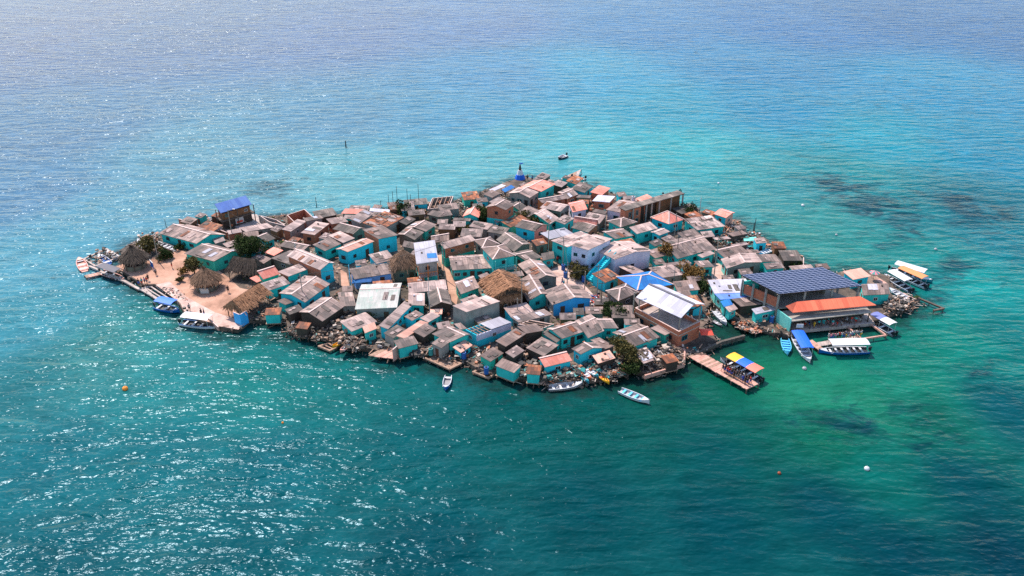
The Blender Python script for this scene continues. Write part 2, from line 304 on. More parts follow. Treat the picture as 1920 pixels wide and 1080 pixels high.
def axis(lo, hi, step, far, g=1.25):
    a = [lo + step * i for i in range(int((hi - lo) / step) + 1)]; s = step; x = a[-1]
    while x < far: s *= g; x += s; a.append(x)
    s = step; x = a[0]; pre = []
    while x > -far: s *= g; x -= s; pre.append(x)
    return pre[::-1] + a
def water():
    import numpy as np
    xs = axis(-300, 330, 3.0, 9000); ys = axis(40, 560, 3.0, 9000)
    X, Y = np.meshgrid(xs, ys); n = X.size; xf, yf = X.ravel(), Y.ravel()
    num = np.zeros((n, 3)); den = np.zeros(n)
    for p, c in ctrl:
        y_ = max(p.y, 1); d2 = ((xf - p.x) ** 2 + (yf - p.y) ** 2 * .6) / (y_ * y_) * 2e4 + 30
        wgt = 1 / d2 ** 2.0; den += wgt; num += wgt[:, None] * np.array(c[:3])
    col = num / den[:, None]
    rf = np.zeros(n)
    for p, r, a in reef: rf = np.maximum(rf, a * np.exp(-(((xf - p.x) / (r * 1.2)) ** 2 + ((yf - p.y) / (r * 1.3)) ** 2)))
    # distance to shore -> water turns darker in blotches right at the island's foot
    sp = np.array([(p.x, p.y) for p in shore_w]); dm = np.full(n, 1e9)
    near = (np.abs(xf) < 160) & (yf > 60) & (yf < 300)
    for i in range(len(sp)):
        a, b = sp[i], sp[(i + 1) % len(sp)]; ab = b - a; t = np.clip(((xf[near] - a[0]) * ab[0] + (yf[near] - a[1]) * ab[1]) / (ab @ ab + 1e-9), 0, 1)
        d = np.hypot(xf[near] - a[0] - t * ab[0], yf[near] - a[1] - t * ab[1]); dm[near] = np.minimum(dm[near], d)
    sh = np.exp(-(dm / 5.0) ** 2)
    me = bpy.data.meshes.new('water'); nx, ny = len(xs), len(ys)
    idx = np.arange(n).reshape(ny, nx)
    f = np.stack([idx[:-1, :-1], idx[:-1, 1:], idx[1:, 1:], idx[1:, :-1]], -1).reshape(-1, 4)
    me.from_pydata(np.stack([xf, yf, np.zeros(n)], 1).tolist(), [], f.tolist())
    at = me.attributes.new('water_colour', 'FLOAT_COLOR', 'POINT'); at.data.foreach_set('color', np.concatenate([col, np.ones((n, 1))], 1).ravel())
    for nm, arr in (('reef', rf), ('shoal', sh)):
        q = me.attributes.new(nm, 'FLOAT', 'POINT'); q.data.foreach_set('value', arr)
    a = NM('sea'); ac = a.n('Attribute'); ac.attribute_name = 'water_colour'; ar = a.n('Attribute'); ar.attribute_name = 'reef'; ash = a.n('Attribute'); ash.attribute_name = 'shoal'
    v = a.coord('Object')
    vr = a.coord('Object', (1, 1.5, 1))
    rn = a.noise(vr, .085, 6, .68, 1.2)
    def math_(op, x, y=None):
        m = a.n('Math', operation=op)
        for k, q in enumerate((x, y)):
            if q is None: continue
            if hasattr(q, 'is_linked'): a.l(q, m.inputs[k])
            else: m.inputs[k].default_value = q
        return m.outputs[0]
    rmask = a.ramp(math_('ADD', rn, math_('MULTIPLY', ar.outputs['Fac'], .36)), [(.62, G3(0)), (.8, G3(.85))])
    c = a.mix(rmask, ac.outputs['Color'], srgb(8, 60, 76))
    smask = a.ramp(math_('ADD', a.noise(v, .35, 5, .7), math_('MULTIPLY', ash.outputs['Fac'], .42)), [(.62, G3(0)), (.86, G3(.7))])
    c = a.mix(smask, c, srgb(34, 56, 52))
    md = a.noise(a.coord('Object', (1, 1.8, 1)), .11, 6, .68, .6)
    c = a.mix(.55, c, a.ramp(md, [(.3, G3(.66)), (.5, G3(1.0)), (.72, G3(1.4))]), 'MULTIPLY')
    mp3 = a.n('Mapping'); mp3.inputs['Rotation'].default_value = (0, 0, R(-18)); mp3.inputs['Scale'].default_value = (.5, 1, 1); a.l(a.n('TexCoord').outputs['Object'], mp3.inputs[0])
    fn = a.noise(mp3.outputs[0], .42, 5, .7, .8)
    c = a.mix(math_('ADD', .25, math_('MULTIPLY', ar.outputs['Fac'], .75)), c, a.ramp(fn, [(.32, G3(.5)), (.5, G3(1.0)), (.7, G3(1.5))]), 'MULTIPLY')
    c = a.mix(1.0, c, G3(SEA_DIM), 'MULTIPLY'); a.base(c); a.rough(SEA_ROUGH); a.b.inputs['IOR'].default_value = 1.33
    # wind waves, crests lying roughly across the view
    mp = a.n('Mapping'); mp.inputs['Rotation'].default_value = (0, 0, R(-14)); mp.inputs['Scale'].default_value = (.34, 1, 1); tc = a.n('TexCoord'); a.l(tc.outputs['Object'], mp.inputs[0])
    mp2 = a.n('Mapping'); mp2.inputs['Rotation'].default_value = (0, 0, R(24)); mp2.inputs['Scale'].default_value = (.6, 1, 1); a.l(tc.outputs['Object'], mp2.inputs[0])
    b1 = a.noise(mp.outputs[0], .42, 2, .45, .4); b2 = a.noise(mp2.outputs[0], 1.3, 1.5, .5, .3)
    b3 = a.noise(mp2.outputs[0], 3.6, 3, .55, .2)
    h = math_('ADD', math_('ADD', math_('MULTIPLY', b1, WV[0]), math_('MULTIPLY', b2, WV[1])), math_('MULTIPLY', b3, WV[2]))
    wind = a.n('MapRange'); a.l(a.noise(a.coord('Object', (1, 2.2, 1)), .018, 4, .6, .8), wind.inputs['Value']); wind.inputs['From Min'].default_value = .35; wind.inputs['From Max'].default_value = .65; wind.inputs['To Min'].default_value = .62; wind.inputs['To Max'].default_value = 1.15
    h = math_('MULTIPLY', h, wind.outputs[0]); bp = a.bump(h, 1.0, 1.0)
    a.b.inputs['Specular IOR Level'].default_value = SEA_SPEC; a.b.inputs['Specular Tint'].default_value = (.36, .68, .92, 1)
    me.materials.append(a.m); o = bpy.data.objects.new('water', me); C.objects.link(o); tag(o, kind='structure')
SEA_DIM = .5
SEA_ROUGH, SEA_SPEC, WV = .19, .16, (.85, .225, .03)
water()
# ---------------------------------------------------------------- houses
RIDGE = dict(roof_dark='ridge', roof_blue='ridge_blue')
FR = random.Random(4)
def add_window(t, p, u, nrm, wd, ht, frame='frame_white'):
    if frame == 'frame_white': frame = FR.choice(['frame_white', 'door_dark', 'door_brown', 'frame_teal', 'pole'])
    # frame standing proud of the wall, dark glass inside it
    f = MB(); b = .075; z = Vector((0, 0, 1)); o = p + nrm * .03
    for (x0, x1, y0, y1) in ((-wd/2, wd/2, ht/2 - b, ht/2), (-wd/2, wd/2, -ht/2, -ht/2 + b), (-wd/2, -wd/2 + b, -ht/2 + b, ht/2 - b), (wd/2 - b, wd/2, -ht/2 + b, ht/2 - b), (-b/3, b/3, -ht/2 + b, ht/2 - b)):
        q = lambda x, y, d: o + u * x + z * y + nrm * d
        f.prism([q(x0, y0, -.08), q(x1, y0, -.08), q(x1, y1, -.08), q(x0, y1, -.08)], [q(x0, y0, .05), q(x1, y0, .05), q(x1, y1, .05), q(x0, y1, .05)])
    wo = f.build('window', frame, t, p)
    g = MB(); q = lambda x, y, d: p + u * x + z * y + nrm * d
    g.prism([q(-wd/2+b, -ht/2+b, -.02), q(wd/2-b, -ht/2+b, -.02), q(wd/2-b, ht/2-b, -.02), q(-wd/2+b, ht/2-b, -.02)], [q(-wd/2+b, -ht/2+b, .035), q(wd/2-b, -ht/2+b, .035), q(wd/2-b, ht/2-b, .035), q(-wd/2+b, ht/2-b, .035)])
    po = g.build('pane', 'glass', None, p); po.parent = wo; po.location = (0, 0, 0)
def add_door(t, p, u, nrm, mat='door_brown', wd=.95, ht=2.0):
    g = MB(); q = lambda x, y, d: p + u * x + Vector((0, 0, y)) + nrm * d
    g.prism([q(-wd/2, 0, -.05), q(wd/2, 0, -.05), q(wd/2, ht, -.05), q(-wd/2, ht, -.05)], [q(-wd/2, 0, .05), q(wd/2, 0, .05), q(wd/2, ht, .05), q(-wd/2, ht, .05)])
    g.build('door', mat, t, p)
used_labels = {}; FOOT = []
def H(tile, s, h, r, roof, wall, label, k=1.0, hip=False, nw=None, zg=ZG, name='house', cat='house', oh=.3, group=None, win2=False, patches=1.0, door='door_brown', base=True, junk=0.5, frame='frame_white', railing=None, lower=None):
    """tile coordinates of: near eave ends A, B, and the ridge above A (gable/shed) or the far eave corner (hip)"""
    if h < 4: h *= .84
    pa, pb, pr = T(tile, s); rg = random.Random(hash((round(pa[0]), round(pa[1]), round(pr[0]))) & 0xffff)
    z = zg + h; A = P(*pa, z); B = P(*pb, z); Rr = P(*pr, z if hip else z + r); Rr.z = z
    u = (B - A); L = u.length; u.normalize(); w_ = Rr - A; perp = Vector((-u.y, u.x, 0))
    if w_.dot(perp) < 0: perp = -perp
    W = w_.dot(perp)
    sk = w_.dot(u); sk = max(-.35 * W, min(.35 * W, sk)); w_ = perp * W + u * sk       # shanty plans are seldom square
    if abs(W) < .8: W = .8; w_ = perp * .8
    kk = 0 if hip else k
    full = w_ * (1 + kk); FOOT.append((label, A.xy, (A + u * L).xy, (A + u * L + full).xy, (A + full).xy, wall)); ctr = A + u * L / 2 + full / 2; base_ = Vector((ctr.x, ctr.y, zg))
    t = thing(name, label, cat, base_, group)
    used_labels.setdefault(label, []).append(name)
    rc = (u, w_)
    S = lambda x, s_, dz=0.0: A + u * x + w_ * s_ + Vector((0, 0, (r * (s_ if s_ <= 1 else 2 - s_) if not hip else 0) + dz))
    th = .08; m = MB(); ou = min(oh, L * .12); os_ = min(oh / W, .14 * (1 + kk)) if W else .1
    patch_slots = [roof, rg.choice(['roof_white', 'roof_pale', 'roof_patch']), rg.choice(['roof_dark', 'roof_rust', 'roof_dark']), 'plank_dark']
    if hip:
        hl = min(L, W) * .48; rid = [A + u * hl + w_ * .5, A + u * (L - hl) + w_ * .5] if L > W else [A + u * L / 2 + w_ * (hl / W), A + u * L / 2 + w_ * (1 - hl / W)]
        rid = [Vector((q.x, q.y, z + r)) for q in rid]; c4 = [A, B, B + w_, A + w_]
        fs = ([c4[0], c4[1], rid[1], rid[0]], [c4[1], c4[2], rid[1]], [c4[2], c4[3], rid[0], rid[1]], [c4[3], c4[0], rid[0]]) if L > W else ([c4[0], c4[1], rid[0]], [c4[1], c4[2], rid[1], rid[0]], [c4[2], c4[3], rid[1]], [c4[3], c4[0], rid[0], rid[1]])
        up = Vector((0, 0, th))
        for q in fs: m.poly([p + up for p in q], 0)
        for i in range(4): m.poly([c4[i], c4[(i + 1) % 4], c4[(i + 1) % 4] + up, c4[i] + up], 0)
        m.poly(list(reversed(c4)), 0)
        roof_o = m.build('roof', patch_slots, t, base_)
        rm = MB()
        for a_, b_ in ((c4[0], rid[0]), (c4[1], rid[1 if L > W else 0]), (c4[2], rid[1]), (c4[3], rid[0 if L > W else 1]), (rid[0], rid[1])): rm.beam(a_ + up * 1.1, b_ + up * 1.1, .28, .1)
        o = rm.build('ridge_cap', RIDGE.get(roof, 'ridge'), None, base_); o.parent = roof_o; o.location = (0, 0, 0)
        ends = {}
    else:
        segs = [(0, 1)] + ([(1, 1 + kk)] if kk > 0.02 else [])
        nrun = max(1, int(L / 4.5)); 
        for s0, s1 in segs:
            sl = math.hypot(W * (s1 - s0), r * (s1 - s0))
            # each slope is laid in a few courses that sag and lift a little, as old sheet roofs do
            xs = [L * i / nrun for i in range(nrun + 1)]
            for i in range(nrun):
                dz = rg.uniform(0, .05) + (.0 if i % 2 else .02); x0, x1 = xs[i], xs[i + 1]
                e0 = rg.uniform(-.12, .12) if s0 == 0 else 0
                b4 = [S(x0, s0 + (e0 / W), dz), S(x1, s0 + (e0 / W), dz), S(x1, s1, dz), S(x0, s1, dz)]
                if s0 > 0: b4 = [S(x0, s0, dz), S(x1, s0, dz), S(x1, s1, dz), S(x0, s1, dz)]
                t4 = [p + Vector((0, 0, th)) for p in b4]
                if (b4[1] - b4[0]).cross(b4[3] - b4[0]).z < 0: b4.reverse(); t4.reverse(); uvt = [(x0, sl + s0 * 7), (x1, sl + s0 * 7), (x1, s0 * 7), (x0, s0 * 7)]
                else: uvt = [(x0, s0 * 7), (x1, s0 * 7), (x1, sl + s0 * 7), (x0, sl + s0 * 7)]
                m.prism(b4, t4, 0, 0, uvt)
            area = L * sl
            for q in range(int(area / 15 * patches + rg.random())):
                wd, ln = rg.uniform(.7, 1.3), rg.uniform(1.2, 2.8); wd, ln = min(wd, L * .4), min(ln, sl * .6)
                x = rg.uniform(.1, L - wd - .1); sa = s0 + rg.uniform(.02, max(.03, (s1 - s0) - ln / sl * (s1 - s0) - .02)); sb = sa + ln / sl * (s1 - s0); sk2 = rg.uniform(-.1, .1)
                dz = th + .07 + rg.uniform(0, .03); b4 = [S(x, sa, dz), S(x + wd, sa, dz), S(x + wd + sk2, sb, dz), S(x + sk2, sb, dz)]
                if (b4[1] - b4[0]).cross(b4[3] - b4[0]).z < 0: b4.reverse()
                m.prism(b4, [p + Vector((0, 0, .03)) for p in b4], rg.choice([1, 1, 2]))
            for q in range(int(area / 14 * junk + rg.random() * .6)):
                x, s_ = rg.uniform(.3, L - .3), rg.uniform(s0 + .05, s1 - .05); ang = math.atan2(u.y, u.x) + rg.choice([0, 1.57]) + rg.uniform(-.3, .3)
                if rg.random() < .5: m.box(S(x, s_, th + .2), (rg.uniform(1.2, 2.6), .12, .1), ang, 3)
                else: m.box(S(x, s_, th + .2), (.35, .3, .22), ang, rg.choice([1, 3]))
        roof_o = m.build('roof', patch_slots, t, base_)
        if kk > .02 and roof not in ('roof_tarp',):
            rm = MB(); rm.beam(S(0, 1, th + .06), S(L, 1, th + .06), .34, .07); o = rm.build('ridge_cap', RIDGE.get(roof, 'ridge'), None, base_); o.parent = roof_o; o.location = (0, 0, 0)
    # walls
    wl = wall if isinstance(wall, tuple) else (wall, wall)
    if wl[0]:
        x0, x1 = ou, L - ou; s0, s1 = os_, (1 + kk) - os_
        mw = MB(); D = Vector((0, 0, -.01)); bt = -.3
        foot = lambda x, s_: Vector((S(x, s_).x, S(x, s_).y, zg + bt))
        tp = lambda x, s_: S(x, s_) + D
        mw.poly([foot(x0, s0), foot(x1, s0), tp(x1, s0), tp(x0, s0)], 0); mw.poly([foot(x1, s1), foot(x0, s1), tp(x0, s1), tp(x1, s1)], 0)
        for x, fl in ((x0, 1), (x1, 0)):
            pts = [foot(x, s0), foot(x, s1), tp(x, s1)] + ([tp(x, 1)] if (kk > .02 and s1 > 1) else []) + [tp(x, s0)]
            mw.poly(pts if not fl else list(reversed(pts)), 1)
        slots = [wl[0], wl[1]]
        if lower:       # a storey of another finish below
            slots.append(lower); z1 = zg + h * .48
            for a_, b_ in ((foot(x0, s0), foot(x1, s0)), (foot(x1, s0), foot(x1, s1)), (foot(x1, s1), foot(x0, s1)), (foot(x0, s1), foot(x0, s0))):
                o_ = (a_ + b_) / 2 - Vector((ctr.x, ctr.y, 0)); dd = (b_ - a_).normalized(); nn = Vector((dd.y, -dd.x, 0)); nn = nn if nn.dot(o_) > 0 else -nn
                a2, b2 = a_ + nn * .06, b_ + nn * .06; mw.prism([a_, b_, b2, a2], [Vector((p.x, p.y, z1)) for p in (a_, b_, b2, a2)], 2)
        mw.build('wall', slots, t, base_)
        # openings on the walls
        cc = Vector((ctr.x, ctr.y, 0)); lv = [zg] if h < 4.3 else [zg, zg + 2.6]
        walls4 = [(S(x0, s0), S(x1, s0), 0), (S(x0, s0), S(x0, s1), 1), (S(x1, s0), S(x1, s1), 1), (S(x0, s1), S(x1, s1), 0)]
        for wi, (a_, b_, g_) in enumerate(walls4):
            a2, b2 = Vector((a_.x, a_.y, 0)), Vector((b_.x, b_.y, 0)); dd = b2 - a2; ll = dd.length
            if ll < 1.6: continue
            dd.normalize(); nn = Vector((dd.y, -dd.x, 0)); nn = nn if nn.dot((a2 + b2) / 2 - cc) > 0 else -nn
            if nn.y > .35: continue
            for li, zl in enumerate(lv):
                hh = h if len(lv) == 1 else (2.6 if li == 0 else h - 2.6)
                n_ = (nw if nw is not None else max(1, int(ll / 3.2))); n_ = min(n_, int(ll / 1.5))
                dslot = rg.randrange(n_) if n_ and li == 0 and n_ > 1 else -1
                for q in range(n_):
                    c_ = a2 + dd * ll * (q + .5) / n_
                    if q == dslot: add_door(t, Vector((c_.x, c_.y, zl)), dd, nn, rg.choice([door, 'door_dark', door]), .95, min(2, hh - .45)); continue
                    wd, ht = rg.choice([(.9, .8), (1.1, .9), (.8, .8), (1.3, .9)]); ht = min(ht, hh * .34); wd = min(wd, ll * .4)
                    add_window(t, Vector((c_.x, c_.y, zl + min(1.5, hh * .56))), dd, nn, wd, ht, frame)
        if railing:
            a2, b2 = S(x0, s0), S(x1, s0); nn = Vector((a2.x + b2.x, a2.y + b2.y, 0)) / 2 - cc; nn.z = 0; nn.normalize()
            zf = zg + 2.65; rb = MB(); q = lambda p, d, zz: Vector((p.x, p.y, zz)) + nn * d
            rb.prism([q(a2, 0, zf - .15), q(b2, 0, zf - .15), q(b2, 1.1, zf - .15), q(a2, 1.1, zf - .15)], [q(a2, 0, zf), q(b2, 0, zf), q(b2, 1.1, zf), q(a2, 1.1, zf)])
            fo = rb.build('balcony', 'concrete', t, base_)
            rr = MB(); n_ = max(3, int((b2 - a2).length / .35))
            for i in range(n_ + 1): p = a2.lerp(b2, i / n_); rr.beam(q(p, 1.05, zf), q(p, 1.05, zf + .9), .07, .07)
            rr.beam(q(a2, 1.05, zf + .92), q(b2, 1.05, zf + .92), .09, .09)
            for i in (0, .5, 1): p = a2.lerp(b2, i); rr.beam(q(p, 1.1, zg), q(p, 1.1, zg + h - .05), .14, .14)
            o = rr.build('railing', railing, None, base_); o.parent = fo; o.location = (0, 0, 0)
    else:
        pm = MB(); n_ = 3 if L > 6 else 2
        for x in [.2 + (L - .4) * i / (n_ - 1) for i in range(n_)]:
            for s_ in (.06, (1 + kk) - .06):
                pt = S(x, s_); pm = MB(); pm.beam(Vector((pt.x, pt.y, zg - .8)), pt, .14, .14); pm.build('post', 'plank_dark', t, base_)
    return t
# ---------------------------------------------------------------- thatch
def strands(m, a, b, c, d, n, rg, mi=0, ln=.9, wd=.16):
    # a-b eave, d-c ridge; loose bundles of palm lying down the slope
    for _ in range(n):
        x, y = rg.random(), rg.random(); p = a.lerp(b, x).lerp(d.lerp(c, x), y); dn = ((a.lerp(b, x)) - (d.lerp(c, x))).normalized(); u = (b - a).normalized(); nn = u.cross(dn); nn = nn if nn.z > 0 else -nn
        dn = (dn + u * rg.uniform(-.3, .3)).normalized(); l_ = ln * rg.uniform(.5, 1.3); q = p + nn * rg.uniform(.05, .2); e = q + dn * l_ + nn * rg.uniform(-.06, .06); s_ = u * wd * rg.uniform(.4, 1)
        m.poly([q - s_ / 2, q + s_ / 2, e + s_ / 3, e - s_ / 3], mi)
def slope(m, a, b, c, d, rg, nu=10, nv=6, amp=.12):
    g = [[a.lerp(b, i / nu).lerp(d.lerp(c, i / nu), j / nv) + Vector((0, 0, rg.uniform(-amp, amp) if 0 < j < nv else rg.uniform(-amp, amp) * .4)) for i in range(nu + 1)] for j in range(nv + 1)]
    for j in range(nv):
        for i in range(nu): m.poly([g[j][i], g[j][i + 1], g[j + 1][i + 1], g[j + 1][i]], 0, [(i, j), (i + 1, j), (i + 1, j + 1), (i, j + 1)])
def fringe(m, a, b, rg, n, drop=.45, mi=0):
    for _ in range(n):
        p = a.lerp(b, rg.random()); u = (b - a).normalized() * rg.uniform(.08, .2); e = p + Vector((rg.uniform(-.15, .15), rg.uniform(-.15, .15), -drop * rg.uniform(.4, 1.2)))
        m.poly([p - u, p + u, e + u * .4, e - u * .4], mi)
def round_hut(label, px, py, rad, h, rise, mat='thatch_grey', low=None):
    p = P(px, py, ZG + h); rg = random.Random(int(px)); base_ = Vector((p.x, p.y, ZG)); FOOT.append((label,) + tuple(Vector((p.x + a_ * rad, p.y + b_ * rad)) for a_, b_ in ((-1,-1),(1,-1),(1,1),(-1,1))) + (None,)); t = thing('thatched_hut', label, 'hut', base_)
    m = MB(); n = 20; ap = Vector((p.x, p.y, ZG + h + rise)); ring = [Vector((p.x + rad * math.cos(2 * math.pi * i / n) * rg.uniform(.93, 1.05), p.y + rad * math.sin(2 * math.pi * i / n) * rg.uniform(.93, 1.05), ZG + h + rg.uniform(-.12, .12))) for i in range(n)]
    for i in range(n):
        a, b = ring[i], ring[(i + 1) % n]; ta, tb = ap + (a - ap) * .06, ap + (b - ap) * .06
        slope(m, a, b, tb, ta, rg, 2, 5, .1); strands(m, a, b, tb, ta, 42, rg, 0, 1.0, .2); fringe(m, a, b, rg, 12)
        fringe(m, ap + (a - ap) * .25 + Vector((0, 0, .15)), ap + (b - ap) * .25 + Vector((0, 0, .15)), rg, 3, .5)
    for _ in range(40):
        ph = rg.uniform(0, 6.28); e = ap + Vector((math.cos(ph) * .6, math.sin(ph) * .6, rg.uniform(-.3, .5))); m.poly([ap + Vector((0, 0, -.1)), ap + Vector((.1, 0, .1)), e], 0)
    m.build('thatch_roof', [mat], t, base_)
    pm = MB()
    for i in range(8): q = base_ + Vector((math.cos(i * .785 + .3), math.sin(i * .785 + .3), 0)) * rad * .78; pm = MB(); pm.tube(q, q + Vector((0, 0, h + .25)), .09, .08); pm.build('post', 'plank_dark', t, base_)
    wm = MB(); r2 = rad * .72
    for i in range(16):
        if i in (3, 4): continue
        a0, a1 = i * math.pi / 8, (i + 1) * math.pi / 8; q = lambda a_, rr, zz: base_ + Vector((math.cos(a_) * rr, math.sin(a_) * rr, zz))
        wm.prism([q(a0, r2, 0), q(a1, r2, 0), q(a1, r2 - .12, 0), q(a0, r2 - .12, 0)], [q(a0, r2, 1.0), q(a1, r2, 1.0), q(a1, r2 - .12, 1.0), q(a0, r2 - .12, 1.0)])
    wm.build('low_wall', 'olive', t, base_)
    if low:
        cm = MB(); q = base_ + Vector((.3, -r2 - .15, 0)); cm.box(q + Vector((0, 0, .55)), (1.7, .3, 1.1)); cm.box(q + Vector((0, -.1, 1.14)), (1.9, .6, .08)); cm.build('counter', 'frame_white', t, base_)
    return t
def thatch_house(tile, s, h, r, mat, label, k=1.0, hip=.0, wall='wood_wall', name='thatched_house', cat='house', fr=.5, dens=7, nw=1, zg=ZG, posts=False):
    pa, pb, pr = T(tile, s); rg = random.Random(int(pa[0] * 3)); z = zg + h; A = P(*pa, z); B = P(*pb, z); Rr = P(*pr, z + r); Rr.z = z
    u = B - A; L = u.length; u.normalize(); perp = Vector((-u.y, u.x, 0)); w_ = Rr - A; perp = perp if w_.dot(perp) > 0 else -perp; W = w_.dot(perp); w_ = perp * W
    Cc, Dd = B + w_ * (1 + k), A + w_ * (1 + k); hd = min(hip * W, L * .48); R0, R1 = A + w_ + u * hd + Vector((0, 0, r)), B + w_ - u * hd + Vector((0, 0, r))
    ctr = (A + Cc) / 2; base_ = Vector((ctr.x, ctr.y, zg)); FOOT.append((label, A.xy, B.xy, Cc.xy, Dd.xy, None)); t = thing(name, label, cat, base_); m = MB()
    sl = [(A, B, R1, R0), (Cc, Dd, R0, R1)] + ([(B, Cc, R1, R1), (Dd, A, R0, R0)] if hip else [])
    for a, b, c, d in sl:
        ar = (b - a).length * ((d - a).length); slope(m, a, b, c, d, rg, max(4, int((b - a).length / .9)), 6, .14); strands(m, a, b, c, d, int(ar * dens), rg, 0, 1.1, .22); fringe(m, a, b, rg, int((b - a).length * 9), fr)
    if not hip:
        for a, d, c in ((A, Dd, R0), (B, Cc, R1)): fringe(m, a, c, rg, 30, fr); fringe(m, d, c, rg, 30, fr)
        for a, d, c, e in ((A, Dd, R0, 1), (B, Cc, R1, -1)): gm = MB(); q_ = [p + u * .55 * e - Vector((0, 0, .1)) for p in (a, d, c)]; gm.poly(q_ if e > 0 else q_[::-1]); gm.build('gable', 'dark_wood', t, base_)
    m.poly([A, B, Cc, Dd], 0); m.build('thatch_roof', [mat], t, base_)
    if wall:
        mw = MB(); i_ = .14; q = lambda x, s_, zz: A.lerp(B, x) + w_ * s_ * (1 + k) + Vector((0, 0, zz)); c4 = [(i_ * .6, i_), (1 - i_ * .6, i_), (1 - i_ * .6, 1 - i_), (i_ * .6, 1 - i_)]
        mw.prism([Vector((q(x, s_, 0).x, q(x, s_, 0).y, zg)) for x, s_ in c4], [q(x, s_, .25) for x, s_ in c4]); mw.build('wall', wall, t, base_)
        for a_, b_ in ((c4[0], c4[1]), (c4[0], c4[3]), (c4[1], c4[2])):
            a2, b2 = q(*a_, 0), q(*b_, 0); a2.z = b2.z = 0; dd = (b2 - a2); ll = dd.length; dd.normalize(); nn = Vector((dd.y, -dd.x, 0)); nn = nn if nn.dot((a2 + b2) / 2 - Vector((ctr.x, ctr.y, 0))) > 0 else -nn
            if nn.y > .35: continue
            for li in range(1 if h < 4.3 else 2):
                for j in range(nw): c_ = a2.lerp(b2, (j + .35) / nw); add_window(t, Vector((c_.x, c_.y, zg + 1.5 + li * 2.4)), dd, nn, .9, .8)
                c_ = a2.lerp(b2, .8)
                if li == 0: add_door(t, Vector((c_.x, c_.y, zg)), dd, nn)
    if posts or not wall:
        pm = MB()
        for x in (.06, .5, .94):
            for s_ in (.08, .92): pt = A.lerp(B, x) + w_ * s_ * (1 + k); pm = MB(); pm.tube(Vector((pt.x, pt.y, zg)), pt + Vector((0, 0, .2)), .1, .08); pm.build('post', 'plank_dark', t, base_)
    return t
# ---------------------------------------------------------------- unfinished buildings: walls without a roof
def open_box(tile, s, h, mat, label, beams=0, name='unfinished_house', cat='house', zg=ZG, thick=.18, capm='ridge', rubble=0):
    pa, pb, pc = T(tile, s); z = zg + h; A, B, D = P(*pa, z), P(*pb, z), P(*pc, z); Cc = B + D - A; ctr = (A + Cc) / 2; base_ = Vector((ctr.x, ctr.y, zg)); FOOT.append((label, A.xy, B.xy, Cc.xy, D.xy, None)); t = thing(name, label, cat, base_)
    m = MB(); cs = [A, B, Cc, D]
    for i in range(4):
        a, b = cs[i], cs[(i + 1) % 4]; d = (b - a).normalized(); n_ = Vector((-d.y, d.x, 0)); n_ = n_ if n_.dot(ctr - a) > 0 else -n_
        s_ = d * (thick if i % 2 else 0)
        a1, b1 = a + s_, b - s_; lo = lambda p: Vector((p.x, p.y, zg - .3)); m.prism([lo(a1), lo(b1), lo(b1 + n_ * thick), lo(a1 + n_ * thick)], [a1, b1, b1 + n_ * thick, a1 + n_ * thick], 0, 1)
    m.build('wall', [mat, capm], t, base_)
    bm_ = MB(); up = Vector((0, 0, .06))
    for i in range(beams): f_ = (i + .5) / beams; bm_.beam(A.lerp(B, f_) + up, D.lerp(Cc, f_) + up, .14, .12)
    if beams: bm_.build('roof_beam', 'plank', t, base_)
    if rubble:
        rb = MB(); rg = random.Random(int(pa[0]))
        for _ in range(rubble): p = A + (B - A) * rg.uniform(.08, .92) + (D - A) * rg.uniform(.08, .92); rb.box((p.x, p.y, zg + .3 + rg.random() * .8), (rg.uniform(.2, 1.1), rg.uniform(.15, .5), rg.uniform(.1, .4)), rg.uniform(0, 3), rg.randrange(5), (rg.uniform(-.4, .4), 0))
        q = rb.build('rubble', ['junk_pale', 'junk_orange', 'plank', 'junk_dark', 'roof_rust'], t, base_); tag(q, kind='stuff')
    return t
def wall_run(tile, s, h, mat, label, zg=ZG, th=.2, name='wall'):
    pts = [P(x, y, zg + h) for x, y in T(tile, s)]; base_ = Vector((pts[0].x, pts[0].y, zg)); m = MB()
    for a, b in zip(pts, pts[1:]):
        d = (b - a).normalized(); n_ = Vector((-d.y, d.x, 0)) * th; lo = lambda p: Vector((p.x, p.y, zg - .4)); m.prism([lo(a), lo(b), lo(b + n_), lo(a + n_)], [a, b, b + n_, a + n_], 0, 1)
    return tag(m.build(name, [mat, 'ridge'], None, base_), label, 'wall')
